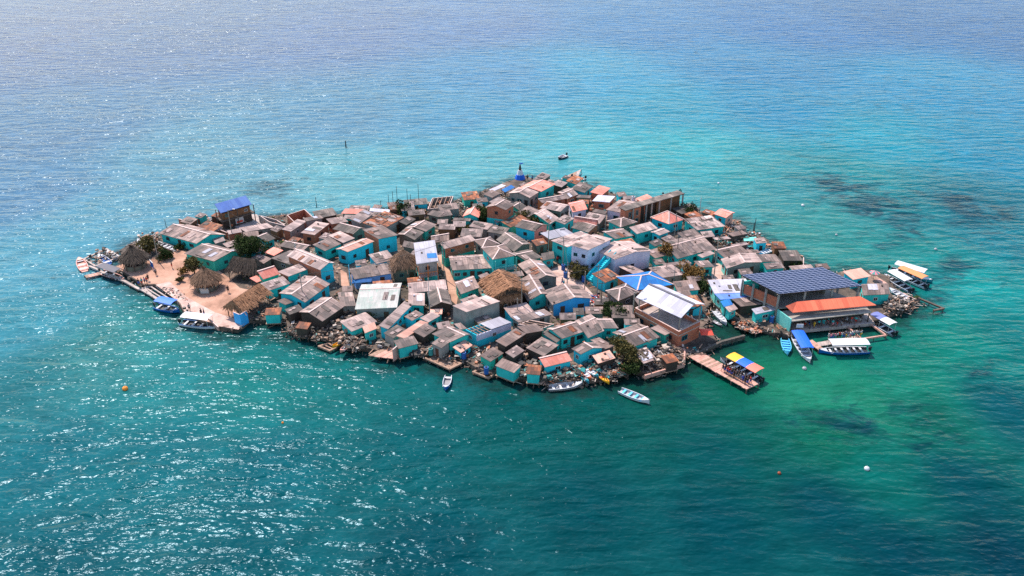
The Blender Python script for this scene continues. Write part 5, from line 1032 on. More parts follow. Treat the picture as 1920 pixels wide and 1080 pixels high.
# ================================================================ boats
b = lambda tile, s: T(tile, s)
def BT(label, tile, s, beam, hull, **k): q = b(tile, s); boat(label, q[0], q[1], beam, hull, **k)
BT('white boat with long white canopy moored at the left landing','b','1895,890 1410,830',2.3,'boat_white',canopy=(.1,.8,'cv_white'),benches=4,inner='boat_dark',deck=.16,rim='boat_blue')
BT('blue boat with bright blue canopy beside the left beach','b','1395,690 1090,625',2.3,'boat_blue',canopy=(.15,.85,'cv_blue'),benches=3,inner='boat_dark',deck=.16)
BT('dark boat with black canopy moored at the far left','b','700,300 390,190',2.2,'boat_dark',canopy=(.1,.8,'cv_grey'),benches=3,inner='boat_dark',rim='boat_pink',deck=.14)
BT('worn pink and white open boat at the far left tip','a','120,900 190,1050',2.2,'boat_pink',inner='boat_pink',benches=3,motor=False,deck=.2)
BT('white and blue beached boat beside the far left hut','a','370,860 500,960',1.8,'boat_white',inner='boat_blue',benches=2,z=.3,motor=False)
BT('small grey beached boat at the far left pen','a','480,810 590,890',1.5,'boat_white',inner='boat_grey',benches=3,z=.3,motor=False)
BT('long grey boat laid on land beside the long teal house','a','1120,700 1330,790',1.6,'boat_grey',inner='boat_grey',benches=4,z=ZG,motor=False)
BT('pale upturned dinghy on the back left rocks','a','870,665 950,770',1.5,'boat_white',inner='boat_white',benches=1,z=ZG-.3,motor=False)
BT('yellow canoe on the timber pen at the left front shore','i','830,605 965,535',.9,'boat_yellow',inner='boat_yellow',benches=0,z=1.1,motor=False,free=.4,deck=.1)
BT('pink plank skiff beside the yellow canoe pen','i','930,670 1060,560',1.2,'boat_pink',inner='boat_grey',benches=3,z=1.05,motor=False,free=.4)
BT('olive rowing boat on the pink slip','i','1400,610 1570,540',1.2,'boat_grey',inner='leaf_olive',benches=2,z=1.15,motor=False,free=.4)
BT('small white and blue dinghy drifting off the front shore','j','505,1140 545,965',1.5,'boat_blue',inner='boat_grey',benches=2,rim='boat_white',motor=False)
BT('long grey open boat with motor moored at the front shore','m','895,800 460,850',1.9,'boat_grey',inner='boat_in',benches=4,rim='boat_white')
BT('silver open boat with blue mat drifting off the front shore','m','1740,1030 1365,875',1.8,'boat_white',inner='boat_in',benches=4,seatm='boat_light',motor=False)
BT('bright yellow orange canoe on the front shore','m','1230,795 1075,660',1.1,'boat_yellow',inner='boat_yellow',benches=1,z=.95,motor=False,free=.4,deck=.12,seatm='boat_orange')
BT('blue and white skiff beside the orange canoe','m','1095,715 930,605',1.2,'boat_teal',inner='boat_white',benches=3,z=1.05,motor=False,free=.4)
BT('red and white worn skiff on the front shore','m','1000,745 890,630',1.1,'boat_orange',inner='boat_white',benches=3,z=1.05,motor=False,free=.4)
BT('thin teal tipped canoe left of the red skiff','m','975,790 820,630',.9,'boat_teal',inner='boat_grey',benches=2,z=1.0,motor=False,free=.4)
BT('tricolour canopied passenger boat at the long pier','p','1155,480 1660,760',2.5,'boat_white',inner='boat_dark',canopy=(.05,.78,('cv_red','cv_blue2','cv_yellow')),benches=5,rim='boat_dark',deck=.14,engines=2)
BT('white rowing boat with slats in the small inlet','o','1770,925 1610,740',1.5,'boat_white',inner='boat_white',benches=5,motor=False,deck=.12)
BT('thin sunken grey canoe beside the inlet rowing boat','r','365,755 250,675',.9,'boat_grey',inner='boat_grey',benches=1,motor=False,free=.3)
BT('light blue open boat with white benches beside the solar hall','t','250,690 215,500',1.9,'boat_light',inner='boat_blue',benches=5,motor=False,seatm='boat_light',deck=.1,rim='boat_light')
BT('white boat with long bright blue canopy beside the solar hall','t','535,790 350,470',2.4,'boat_white',inner='boat_in',canopy=(.05,.75,'cv_blue2'),benches=5,deck=.14,rim='boat_white',ch=1.4)
BT('blue hulled passenger boat with long white canopy near the solar hall','t','640,655 1270,640',2.4,'boat_blue',inner='boat_dark',canopy=(.05,.8,'cv_white'),benches=6,rim='boat_white',deck=.17)
BT('boat with half blue half white canopy at the right pen','t','1250,240 1600,440',2.2,'boat_grey',inner='boat_dark',canopy=(.1,.8,('cv_white','cv_violet')),benches=3,rim='boat_white',engines=2)
BT('white canopied tour boat nearest the pink dock','s','935,235 1270,430',2.4,'boat_white',inner='boat_dark',canopy=(.15,.8,'cv_white'),benches=4,deck=.16,engines=2)
BT('orange canopied tour boat between two white ones','s','1050,195 1460,380',2.3,'boat_white',inner='boat_dark',canopy=(.08,.82,'cv_orange'),benches=4,engines=2)
BT('outermost white canopied tour boat at the right end','s','1545,315 1010,155',2.4,'boat_teal',inner='boat_dark',canopy=(.1,.8,'cv_white'),benches=4,rim='boat_white')
BT('small teal boat lying on the dock at the right end','s','990,410 1250,545',1.8,'boat_teal',inner='boat_in',benches=4,z=.95,rim='boat_white')
BT('light blue slatted boat lifted on the right back shore','q','1045,572 855,635',1.6,'boat_light',inner='boat_light',benches=5,z=1.2,motor=False,rim='boat_white')
BT('dark open boat on the water beyond the far shore','f','1047,296 1062,290',2.0,'boat_dark',inner='boat_in',benches=2,rim='boat_white')
BT('grey boat on the far quay, left one','k','1290,260 1430,205',1.6,'boat_grey',inner='boat_in',benches=3,z=1.1)
BT('grey boat on the far quay, right one','k','1400,270 1600,225',1.8,'boat_grey',inner='boat_dark',benches=3,z=1.1,rim='boat_white')
BT('white hulled boat leaning in the garden left of the pier','p','350,390 430,500',1.5,'boat_in',inner='boat_white',benches=1,z=ZG,motor=False)
BT('grey upturned boat in the garden left of the pier','p','480,430 620,480',1.6,'boat_grey',inner='boat_grey',benches=0,z=ZG,motor=False)
BT('white dinghy on the peach roof yard','g','1290,870 1200,960',1.2,'boat_white',inner='boat_white',benches=0,z=1.3,motor=False)
buoy('orange buoy floating left of the island',235,730,.5,'buoy_orange'); buoy('small orange float in the glittering water',530,793,.2,'buoy_orange'); buoy('red brown buoy off the front right',1461,888,.28,'buoy_red'); buoy('white buoy off the front right',1625,880,.42,'cv_white')
buoy('white buoy in the shallows off the right back shore',1505,386,.42,'cv_white'); buoy('small grey float in the right shallows',1568,441,.3,'boat_in'); buoy('grey float nearest the tour boats',1754,468,.35,'boat_in'); buoy('small float behind the salmon roofs',1347,344,.3,'cv_white'); buoy('dark float beside the barn shore',1243,363,.3,'rubber')
buoy('pale buoy off the light blue open boat',1508,692,.4,'boat_in')
pole('lone dark marker post in the water behind the island',649,279,2.6,arms=0,zb=-.5,mat='pole_dark',r=.22,name='marker_post',cat='post')
# ================================================================ trees and bushes
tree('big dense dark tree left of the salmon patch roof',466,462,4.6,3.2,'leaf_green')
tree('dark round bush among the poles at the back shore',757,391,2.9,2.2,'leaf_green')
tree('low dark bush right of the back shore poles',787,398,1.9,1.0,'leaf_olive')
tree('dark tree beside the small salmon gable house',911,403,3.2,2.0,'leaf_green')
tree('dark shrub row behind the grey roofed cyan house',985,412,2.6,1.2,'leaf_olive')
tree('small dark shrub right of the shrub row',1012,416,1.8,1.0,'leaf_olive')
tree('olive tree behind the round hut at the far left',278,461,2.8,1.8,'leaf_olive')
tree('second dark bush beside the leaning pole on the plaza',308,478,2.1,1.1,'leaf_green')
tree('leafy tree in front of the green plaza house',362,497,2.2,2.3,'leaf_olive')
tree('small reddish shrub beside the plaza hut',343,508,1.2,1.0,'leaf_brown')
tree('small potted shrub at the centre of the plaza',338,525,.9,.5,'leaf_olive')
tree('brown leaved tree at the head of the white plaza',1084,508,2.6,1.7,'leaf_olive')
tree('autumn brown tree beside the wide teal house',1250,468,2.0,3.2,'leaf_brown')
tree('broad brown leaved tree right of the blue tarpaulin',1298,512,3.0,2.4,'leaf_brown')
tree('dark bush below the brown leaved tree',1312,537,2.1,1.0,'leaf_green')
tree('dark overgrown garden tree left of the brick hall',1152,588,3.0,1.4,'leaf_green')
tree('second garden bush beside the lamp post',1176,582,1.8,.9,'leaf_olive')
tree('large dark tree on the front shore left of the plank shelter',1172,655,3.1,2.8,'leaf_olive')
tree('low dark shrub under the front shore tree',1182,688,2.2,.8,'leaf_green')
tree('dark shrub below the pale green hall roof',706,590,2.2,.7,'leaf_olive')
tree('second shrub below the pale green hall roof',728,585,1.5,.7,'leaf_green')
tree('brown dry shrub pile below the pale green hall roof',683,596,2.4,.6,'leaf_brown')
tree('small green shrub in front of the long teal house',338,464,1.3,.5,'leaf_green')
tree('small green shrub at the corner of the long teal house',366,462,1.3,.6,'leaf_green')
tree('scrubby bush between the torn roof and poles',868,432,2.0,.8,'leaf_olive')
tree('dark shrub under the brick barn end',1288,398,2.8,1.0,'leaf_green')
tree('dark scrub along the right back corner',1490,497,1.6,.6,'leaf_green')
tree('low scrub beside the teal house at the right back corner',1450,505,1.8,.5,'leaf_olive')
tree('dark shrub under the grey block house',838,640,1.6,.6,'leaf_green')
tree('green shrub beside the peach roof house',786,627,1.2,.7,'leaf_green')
# ================================================================ poles
pole('leaning pole on the sand plaza',298,492,6.6,arms=0,mat='pole'); pole('thin pole at the long teal house',316,446,4.8,arms=0,mat='pole_dark',r=.08)
pole('street lamp near the big dark tree',437,452,8.0,lamp=True,arms=0,mat='pole'); pole('white post in front of the pale left roofs',557,490,4.6,arms=0,mat='frame_white',r=.13); pole('steel pole above the cyan gable roof',570,572,7.2,arms=0)
pole('blue white corner post of the pale blue shop',658,540,5.5,arms=0,mat='boat_light',r=.13); pole('tall pole beside the orange balcony house',833,523,9.0,arms=1); pole('pole in front of the charcoal gable',806,590,8.4,arms=0,mat='frame_white',r=.09)
pole('tall pole right of the golden thatched house',978,592,8.4,arms=1); pole('short pole with box at the golden thatched house',970,600,5.0,arms=1,mat='pole'); pole('tall pole at the brick house on the plaza street',1028,474,8.0,arms=0)
pole('first steel pole on the white plaza',1055,500,7.4,arms=1); pole('second steel pole on the white plaza',1063,542,6.4,arms=0); pole('blue grey pole at the foot of the cyan stair',1096,545,4.6,arms=0,r=.13); pole('tall pole in the alley behind the blue gabled house',1119,560,8.0,arms=1)
pole('thin pole behind the blue gabled house',1126,585,7.0,arms=1,mat='pole_dark',r=.08); pole('street lamp pole beside the brick hall',1185,608,7.2,lamp=True,arms=0,r=.16); pole('pole beside the salmon pyramid roof',1264,449,6.8,arms=0); pole('thin pole through the wide teal roof',1268,490,6.4,arms=1,mat='pole_dark',r=.08)
pole('tall pole in the right back alley',1338,522,9.6,arms=1); pole('thin pole above the long pale roof',1248,520,7.0,arms=0,mat='pole_dark',r=.07); pole('pole in front of the blue tarpaulin corner',1262,540,5.2,arms=0,r=.08)
pole('white mast over the brick barn shore',1311,404,5.0,arms=0,mat='frame_white'); pole('pole at the right back shore house',1134,437,5.0,arms=0) ; pole('grey pole in the centre back garden',974,408,4.6,arms=0)
for i, (x, y, h) in enumerate([(730,396,4.6),(738,394,5.2),(746,393,6.4),(765,392,5.6),(771,393,4.2),(786,389,6.4),(715,398,3.2)]):
    pole(['shortest', 'second', 'tall third', 'fourth', 'slim fifth', 'tallest last', 'stubby'][i] + ' bare mast in the row of masts at the back shore', x, y, h, arms=0, mat='pole_dark', r=.08, name='bare_mast', cat='mast', group='bare masts at the back shore')
for i, (x, y, h) in enumerate([(1380,560,3.6),(1386,574,4.4),(1414,570,3.8),(1414,434,3.6),(1412,436,2.6),(594,390,3.0),(879,372,1.8)]):
    pole(['black pipe at the blue sheet roof, leftmost of three', 'middle black pipe at the blue sheet roof', 'rightmost black pipe at the blue sheet roof', 'grey stake at the right back shore clutter', 'short stake at the right back shore clutter', 'dark pole behind the roofless brick shell', 'stub post on the rubble shore'][i], x, y, h, arms=0, mat='pole_dark', r=.1, name='pipe', cat='pipe')
# overhead cables sagging from pole to pole
def cable(label, a, b_):
    p0, p1 = P(a[0], a[1], ZG) + Vector((0, 0, a[2])), P(b_[0], b_[1], ZG) + Vector((0, 0, b_[2])); m = MB(); N = 10; L = (p1 - p0).length
    pt = lambda f_: p0.lerp(p1, f_) - Vector((0, 0, .12 * L * f_ * (1 - f_)))
    for i in range(N): m.beam(pt(i / N), pt((i + 1) / N), .05, .05)
    tag(m.build('cable', 'rubber', None, p0), label, 'cable', 'overhead cables')
cable('black cable from the left street lamp to the white post', (437,452,7.6), (557,490,4.5)); cable('black cable from the orange balcony pole to the golden thatch pole', (833,523,8.6), (978,592,8.0)); cable('black cable along the white plaza poles', (1055,500,7.0), (1063,542,6.2)); cable('black cable from the plaza street pole to the first plaza pole', (1028,474,7.6), (1055,500,7.0)); cable('black cable from the alley pole to the brick hall lamp', (1119,560,7.6), (1185,608,6.9)); cable('black cable across the wide teal roof', (1264,449,6.6), (1268,490,6.1)); cable('black cable from the teal roof pole to the right alley pole', (1268,490,6.1), (1338,522,9.0)); cable('black cable from the golden thatch pole to the alley pole', (978,592,8.0), (1119,560,7.6)); cable('black cable from the cyan gable pole to the orange balcony pole', (570,572,7.0), (833,523,8.6))
# ================================================================ signs, umbrella, tanks, tables
def small_things():
    p = P(287, 507, ZG); t = thing('notice_board', 'dark blue notice board on legs on the sand plaza', 'board', p); m = MB(); m.box(p + Vector((0, 0, 1.5)), (1.9, .12, 1.4), -.9); m.build('board', 'junk_blue', t, p); m = MB(); m.box(p + Vector((0, 0, 2.24)), (2.0, .16, .1), -.9); m.build('top_rail', 'frame_white', t, p)
    for s_ in (-1, 1): m = MB(); m.box(p + Vector((math.cos(-.9) * .8 * s_, math.sin(-.9) * .8 * s_, .4)), (.1, .1, .8)); m.build('leg', 'plank_dark', t, p)
    p = P(1322, 640, .9); t = thing('umbrella', 'red square umbrella on the shaded quay', 'umbrella', p); m = MB(); ap = p + Vector((0, 0, 2.6)); q = [p + Vector((a * 1.2, b_ * 1.2, 2.1)) for a, b_ in ((-1, -1), (1, -1), (1, 1), (-1, 1))]
    for i in range(4): m.poly([q[i], q[(i + 1) % 4], ap]); m.poly([q[(i + 1) % 4], q[i], ap - Vector((0, 0, .05))])
    m.build('canopy', 'red', t, p); m = MB(); m.tube(p, ap, .04, .03, 6); m.build('pole', 'pole_dark', t, p)
    p = P(1637, 524, ZG + .1); t = thing('parasol', 'green and pink parasol on the landing behind the solar hall', 'umbrella', p); m = MB(); ap = p + Vector((0, 0, 2.2))
    for i in range(10): a0, a1 = i * .628, (i + 1) * .628; m.poly([p + Vector((math.cos(a0) * 1.1, math.sin(a0) * 1.1, 1.7)), p + Vector((math.cos(a1) * 1.1, math.sin(a1) * 1.1, 1.7)), ap], i % 2)
    m.build('canopy', ['junk_teal', 'cloth_pink'], t, p); m = MB(); m.tube(p, ap, .04, .03, 6); m.build('pole', 'pole_dark', t, p)
    for (x, y, mt, lb) in [(1273,382,'junk_teal','teal water tank on the barn roof edge'),(1060,520,'junk_blue','blue water tank at the white plaza corner'),(1056,506,'junk_blue','second blue tank beside the plaza pole'),(1094,528,'junk_blue','blue drum beside the cyan stair'),(1297,388,'junk_teal','round teal tank right of the barn'),(945,424,'junk_teal','teal tank beside the little cyan shed'),(808,665,'junk_teal','dark teal drum on the plank raft'),(870,672,'junk_blue','blue cloth covered tank over the water'),(912,700,'junk_blue','blue drum at the small timber pen'),(1186,395,'boat_white','white tank between the back roofs'),(1446,604,'junk_blue','blue drum left of the solar hall wall')]:
        p = P(x, y, ZG); rr = .45; z0 = 2.6 if 'roof' in lb else 0; p = p + Vector((0, 0, z0)); t = thing('water_tank', lb, 'tank', p); m = MB(); m.tube(p, p + Vector((0, 0, 1.35)), rr, rr * .95, 14); m.build('tank', mt, t, p); m = MB(); m.tube(p + Vector((0, 0, 1.35)), p + Vector((0, 0, 1.5)), rr * .6, rr * .35, 12); m.build('lid', 'rubber', t, p)
    p = P(405, 418, ZG); m = MB(); m.box((0, 0, .9), (1.3, .7, 1.8)); tag(m.build('yellow_crate', 'boat_yellow'), 'tall yellow crate below the blue roofed stilt house', 'crate').location = p
    p = P(428, 412, ZG + .6); m = MB()
    for i in range(9): m.beam((-2.2 + i * .5, -.9, .2 + .1 * (i % 3)), (-1.2 + i * .45, 1.1, .3), .12, .1, i % 2)
    tag(m.build('pole_stack', ['junk_blue', 'junk_pale']), 'stack of blue and white poles below the blue roofed stilt house', 'poles').location = p
small_things()
# ================================================================ clutter
DK = ('plank_dark', 'junk_dark', 'plank', 'stone', 'junk_dark', 'plank_dark', 'junk_pale')
MX = ('plank', 'junk_pale', 'junk_dark', 'plank_dark', 'junk_orange', 'stone', 'junk_dark', 'stone', 'junk_teal')
def CL(label, name, tile, s, n, **k): return scatter(label, name, tile, s, n, **k)
CL('rubble and planks strewn behind the back roofs','rubble','e','760,170 1220,130 1300,240 1240,340 1000,330',260,seed=2)
CL('grey rubble heap along the far shore rocks','rubble','k','0,600 0,500 300,420 620,420 600,540 330,580 200,560',420,seed=3,mats=('stone','junk_dark','stone','junk_pale','plank'))
CL('pale driftwood heap right of the back beam room','rubble','e','1530,260 1700,120 1889,100 1889,260 1640,340',200,seed=4,mats=('junk_pale','plank','stone','junk_dark'))
CL('orange and white junk heap in the cluttered back yard','rubble','e','1340,480 1740,440 1889,420 1889,560 1600,560 1400,540',260,seed=5,mats=MX)
CL('junk heap beside the little cyan shed','rubble','k','0,840 460,880 700,900 680,960 300,960 0,950',260,seed=6,mats=MX+('junk_pale',))
CL('firewood heap near the grey roof shed','rubble','e','1100,560 1280,550 1280,600 1120,610',70,seed=7,mats=('junk_orange','plank','roof_rust'))
CL('timber and shell heap on the left rocky shore','rubble','i','820,350 1080,290 1090,400 850,420',130,seed=8,mats=DK,size=(.5,2.0))
CL('torn sheets and driftwood slope right of the unfinished plank house','rubble','i','900,230 1100,130 1110,260 960,300',90,seed=9,mats=DK,size=(.5,2.0))
CL('dark debris along the left rocky shore','rubble','i','250,430 600,240 900,420 880,560 660,560',330,seed=10,mats=('junk_dark','stone','plank_dark','plank'),size=(.3,1.2))
CL('driftwood strip below the long cyan row house','rubble','i','840,480 1200,440 1260,640 1090,680 850,560',240,seed=11,mats=DK,size=(.5,2.0))
CL('orange plank pile beside the long cyan row house','rubble','g','520,830 740,750 760,790 560,880',80,seed=12,mats=('junk_orange','plank','junk_pale'),pile=.5)
CL('cluttered yard below the peach roof house','rubble','j','0,560 240,440 330,520 300,700 120,760 30,700',300,seed=13,mats=DK,size=(.5,2.0))
CL('junk under the low cyan shack','rubble','j','320,620 620,600 900,640 900,720 640,800 320,720',280,seed=14,mats=DK+('junk_orange', 'junk_teal'),z=.4,pile=1.2,size=(.5,2.0))
CL('dark clutter beside the dark plank house','rubble','j','900,700 1270,640 1560,560 1660,760 1300,900 950,860',340,seed=15,mats=DK,size=(.5,2.0))
CL('debris shore below the salmon stilt house','rubble','m','0,560 300,540 500,620 880,600 900,740 500,800 250,760 20,700',480,seed=16,mats=DK+('junk_orange', 'junk_teal'),size=(.5,2.0))
CL('sheets and boats clutter at the front shore','rubble','m','880,590 1310,520 1400,640 1420,720 1200,760 960,620',220,seed=17,mats=DK+('junk_orange', 'junk_teal'),size=(.5,2.0))
CL('garden clutter left of the pier','rubble','p','200,680 180,560 360,300 660,400 690,560',260,seed=18,mats=DK,size=(.5,2.0))
CL('litter around the street behind the blue gabled house','rubble','o','70,560 340,620 330,700 90,740 20,640',230,seed=19,mats=('junk_pale','junk_orange','junk_blue','junk_red','cv_white'),size=(.25,.8),pile=.5)
CL('mixed junk along the right back shore','rubble','q','200,460 480,400 700,380 890,450 880,600 720,590 420,560',420,seed=20,mats=MX+('junk_teal','cv_white'))
CL('rock and driftwood corner at the right back','rubble','q','930,620 1200,640 1380,690 1380,850 900,870 880,820 1120,760',460,seed=21,mats=('stone','junk_pale','junk_dark','plank','stone'))
CL('palm trunk and plank heap on the right tip','rubble','s','900,640 1010,560 1130,540 1340,570 1180,680 960,720',260,seed=22,mats=('stone','plank','junk_pale','junk_dark'),size=(.5,1.8))
CL('net and board clutter on the mint row deck','rubble','r','500,720 760,680 900,800 760,850 600,820',150,seed=23,z=.75,pile=.3,mats=('junk_orange','plank','junk_pale','junk_dark'))
CL('sacks and boards beside the far left hut','rubble','a','200,930 360,840 460,800 620,900 340,1000',160,seed=24,z=.4,mats=('stone','plank','junk_pale','junk_dark'))
CL('stones and boards behind the long teal house','rubble','a','870,640 1130,600 1140,680 960,740',140,seed=25,mats=('junk_pale','stone','plank','junk_orange'))
CL('pink and brown litter below the blue roofed stilt house','rubble','c','0,340 110,350 200,400 10,390',60,seed=26,mats=('junk_orange','junk_pale','cv_white'))
CL('worn stones along the left beach edge','rubble','b','1150,380 1420,420 1500,560 1350,540 1100,370',70,seed=27,mats=('junk_pale','stone','deck_pink'),size=(.2,.7),pile=.1)
CL('planks behind the far salmon roofs','rubble','k','1240,360 1620,300 1640,400 1440,420 1240,420',160,seed=28,mats=('junk_pale','stone','plank','junk_dark'))
CL('brick rubble behind the small back brick house','rubble','n','0,280 70,260 80,420 0,380',60,seed=29,mats=('junk_orange','stone','plank'))
CL('clutter beneath the patched roof house','rubble','n','1240,640 1480,620 1889,540 1889,640 1600,700 1240,700',260,seed=30,mats=MX)
# the stones of the waterline, all round
def shore_rocks():
    rg = random.Random(5); m = MB(); n = len(shore_w); cc = Vector((sum(p.x for p in shore_w) / n, sum(p.y for p in shore_w) / n, 0))
    for i in range(n):
        a, b_ = shore_w[i], shore_w[(i + 1) % n]; L = (b_ - a).length; px = (SHORE[i][0] + SHORE[(i + 1) % n][0]) / 2; py = (SHORE[i][1] + SHORE[(i + 1) % n][1]) / 2; dens = 3.0
        if (px < 470 and py > 515): dens = .8
        d = (b_ - a).normalized(); out = Vector((d.y, -d.x, 0)); out = out if out.dot(a - cc) > 0 else -out
        for _ in range(int(L * dens)):
            r = rg.choice([rg.uniform(.12, .3), rg.uniform(.12, .3), rg.uniform(.2, .55)]); off = rg.uniform(-.5, 1.3); zz = ZG * (1 - max(0, off) / 1.3) + rg.uniform(-.25, .1); p = a.lerp(b_, rg.random()) + out * off; k = rg.random()
            if k < .62: m.box((p.x, p.y, max(-.15, zz)), (r * 1.3, r * rg.uniform(.7, 1.1), r * .8), rg.uniform(0, 3), rg.choice([0, 0, 1]), (rg.uniform(-.5, .5), rg.uniform(-.5, .5)))
            else: m.box((p.x, p.y, max(.05, zz) + .1), (rg.uniform(.5, 1.5), .1, .08), rg.uniform(0, 3), rg.choice([2, 3]), (rg.uniform(-.3, .3), rg.uniform(-.3, .3)))
    tag(m.build('shore_rocks', ['stone', 'junk_dark', 'plank', 'junk_pale']), 'dark rocks and driftwood along the waterline', 'rocks', kind='stuff')
shore_rocks()
def stilts():
    rg = random.Random(9); m = MB(); n = len(shore_w)
    for i in range(n):
        px = SHORE[i][0]; py = SHORE[i][1]
        if not (py > 600 or (px > 1280 and py > 560)) or px < 480: continue
        a, b_ = shore_w[i], shore_w[(i + 1) % n]; d = (b_ - a).normalized(); out = Vector((0, -1, 0))
        for _ in range(int((b_ - a).length * .7)):
            p = a.lerp(b_, rg.random()) + out * rg.uniform(.0, 1.4); m.tube((p.x, p.y, -1), (p.x + rg.uniform(-.15, .15), p.y, rg.uniform(.5, 1.5)), .08, .07, 5, 0)
            if rg.random() < .4: ang = rg.uniform(-.2, .2); l_ = rg.uniform(1, 2.4); m.box((p.x, p.y + rg.uniform(-.4, .4), rg.uniform(.5, 1.15)), (l_, .16, .08), ang + rg.choice([0, 1.3]), rg.choice([0, 1, 1, 2]), (rg.uniform(-.1, .1), rg.uniform(-.1, .1)))
    tag(m.build('shore_stilts', ['plank_dark', 'plank', 'junk_pale']), 'leaning stilts and loose boards along the front shore', 'stilts', kind='stuff')
stilts()
# ================================================================ people
cols = ['white', 'red', 'blue', 'grey', 'black', 'yellow', 'teal', 'pink']
cname = {'white': 'white shirt', 'red': 'red shirt', 'blue': 'blue shirt', 'grey': 'grey shirt', 'black': 'black shirt', 'yellow': 'yellow shirt', 'teal': 'teal shirt', 'pink': 'pink shirt'}
def PP(label, x, y, z=ZG, **k): p = P(x, y, z); person(label, p.x, p.y, z, **k)
PP('person in dark clothes walking between the round hut and thatched shelter', 428.5, 549, pose='walk', rz=.5, top='black', bot='black')
PP('person in black near the leaning pole on the plaza', 323, 503, pose='stand', rz=2, top='black', bot='red')
PP('person standing by the notice board', 293, 516, pose='stand', rz=1, top='grey', bot='black')
for i, (x, y) in enumerate([(261, 535.5), (267, 534.5), (272, 533), (276, 532.5), (278.5, 527)]): PP(['leftmost', 'second from left', 'middle', 'fourth from left', 'rightmost'][i] + ' person in the group on the left beach', x, y, top=['black', 'teal', 'blue', 'red', 'black'][i], bot=['blue', 'red', 'black', 'grey', 'black'][i], rz=i, group='people on the left beach')
PP('person in dark shirt seated at the left quay, left of two', 378, 592, pose='stand', top='black', bot='black', rz=1.2); PP('person in dark shirt at the left quay, right of two', 383.5, 593, pose='stand', top='black', bot='blue', rz=2.0)
PP('person on the pink path above the left boats', 356, 583, pose='walk', top='grey', bot='black', rz=.4)
PP('person in teal walking on the white plaza', 1057, 538, pose='walk', top='teal', bot='black', rz=.7); PP('person in grey walking behind on the white plaza', 1054, 534, pose='walk', top='grey', bot='blue', rz=.9)
PP('person in orange red sitting in the shade at the plaza head', 1031, 494, pose='stand', top='red', bot='red'); PP('second red shirted person at the plaza head', 1045, 493, pose='stand', top='red', bot='black')
PP('person in red standing on the far salmon roof house yard', 1022, 360, pose='stand', top='red', bot='black')
PP('person by the far shore monument, left one', 989, 338, top='black', bot='black'); PP('person by the far shore monument, right one', 998, 340, top='blue', bot='black')
rg = random.Random(3); words_ = ['first', 'second', 'third', 'fourth', 'fifth', 'sixth', 'seventh', 'eighth', 'ninth', 'tenth', 'eleventh', 'twelfth', 'thirteenth', 'fourteenth', 'fifteenth', 'sixteenth', 'seventeenth', 'eighteenth', 'nineteenth', 'twentieth', 'twenty first', 'twenty second', 'twenty third', 'twenty fourth']
for i in range(24):
    f_ = i / 23; x = 1356 + (1404 - 1356) * f_ + (2.2 if i % 2 else -1.5); y = 695 + (722 - 695) * f_ + (-2.2 if i % 2 else 1.2); c = rg.choice(['black', 'white', 'grey', 'black', 'blue', 'white', 'black', 'black', 'red']); c2 = rg.choice(['black', 'blue', 'grey'])
    p = P(x, y, .99); person(f'{words_[i]} person from the shore end in the pier queue, {cname[c]}', p.x, p.y, .99, rg.choice(['stand', 'stand', 'walk']), rg.uniform(0, 6), c, c2, 'people queuing on the long pier')
for i in range(16):
    f_ = i / 15; x = 1553 + 60 * f_; y = 638 - 6 * f_ + rg.uniform(-1.5, 1); c = rg.choice(['white', 'red', 'grey', 'pink', 'white']); p = P(x, y, .84); person(f'{words_[i]} person from the left behind the white canopy boat, {cname[c]}', p.x, p.y, .84, rg.choice(['stand', 'walk']), rg.uniform(0, 6), c, rg.choice(cols), 'people waiting behind the white canopy boat')
for i in range(14):
    f_ = i / 13; x = 1500 + 112 * f_; y = 617 - 11 * f_ + rg.uniform(-4, 2); c = rg.choice(cols); p = P(x, y, ZG + .06); person(f'{words_[i]} person from the left on the shaded terrace, {cname[c]}', p.x, p.y, ZG + .06, rg.choice(['stand', 'walk']), rg.uniform(0, 6), c, rg.choice(cols), 'people under the solar hall')
# ================================================================ lean-tos and shacks that fill the gaps between the houses
def inside(pt, poly):
    c = False; j = len(poly) - 1
    for i in range(len(poly)):
        if (poly[i].y > pt.y) != (poly[j].y > pt.y) and pt.x < (poly[j].x - poly[i].x) * (pt.y - poly[i].y) / (poly[j].y - poly[i].y) + poly[i].x: c = not c
        j = i
    return c
OPEN = [[P(x, y, ZG).xy for x, y in T('f', s)] for s in ('182,510 232,494 262,500 300,468 330,462 356,474 345,498 400,500 428,510 450,530 475,545 470,560 452,590 446,620 404,618 345,580 300,556 262,536 232,526 170,525 150,500 262,440 300,450', '1034,505 1050,492 1072,500 1092,525 1115,552 1100,575 1066,552 1044,546', '826,470 834,480 845,505 856,530 864,548 860,576 838,564 836,540 826,505 816,478', '1330,490 1356,490 1366,530 1332,530 1318,500', '440,398 490,400 506,436 470,450 436,430', '636,500 654,508 660,544 636,540', '1310,655 1250,645 1260,612 1330,600 1352,640', '880,350 1000,320 1010,345 900,380', '1460,560 1480,640 1700,640 1700,540 1630,500')]
OPEN += [[P(x, y, ZG).xy for x, y in T('f', s)] for s in ('640,488 747,458 752,472 655,502', '850,516 926,510 932,526 852,532', '1195,444 1275,437 1278,452 1204,466')]
FP = [[Vector(q) for q in f_[1:5]] for f_ in FOOT]; SW = [p.xy for p in shore_w]
def free(poly, grow=0):
    pts = poly + [(poly[i] + poly[(i + 1) % 4]) / 2 for i in range(4)] + [sum(poly, Vector((0, 0))) / 4]
    for p in pts:
        if not inside(p, SW): return False
        for o in OPEN:
            if inside(p, o): return False
        for o in FP:
            if inside(p, o): return False
    for o in FP:
        for p in o:
            if inside(p, poly): return False
    return True
def poly_3(p): return ccw([Vector((q.x, q.y, 0)) for q in p])
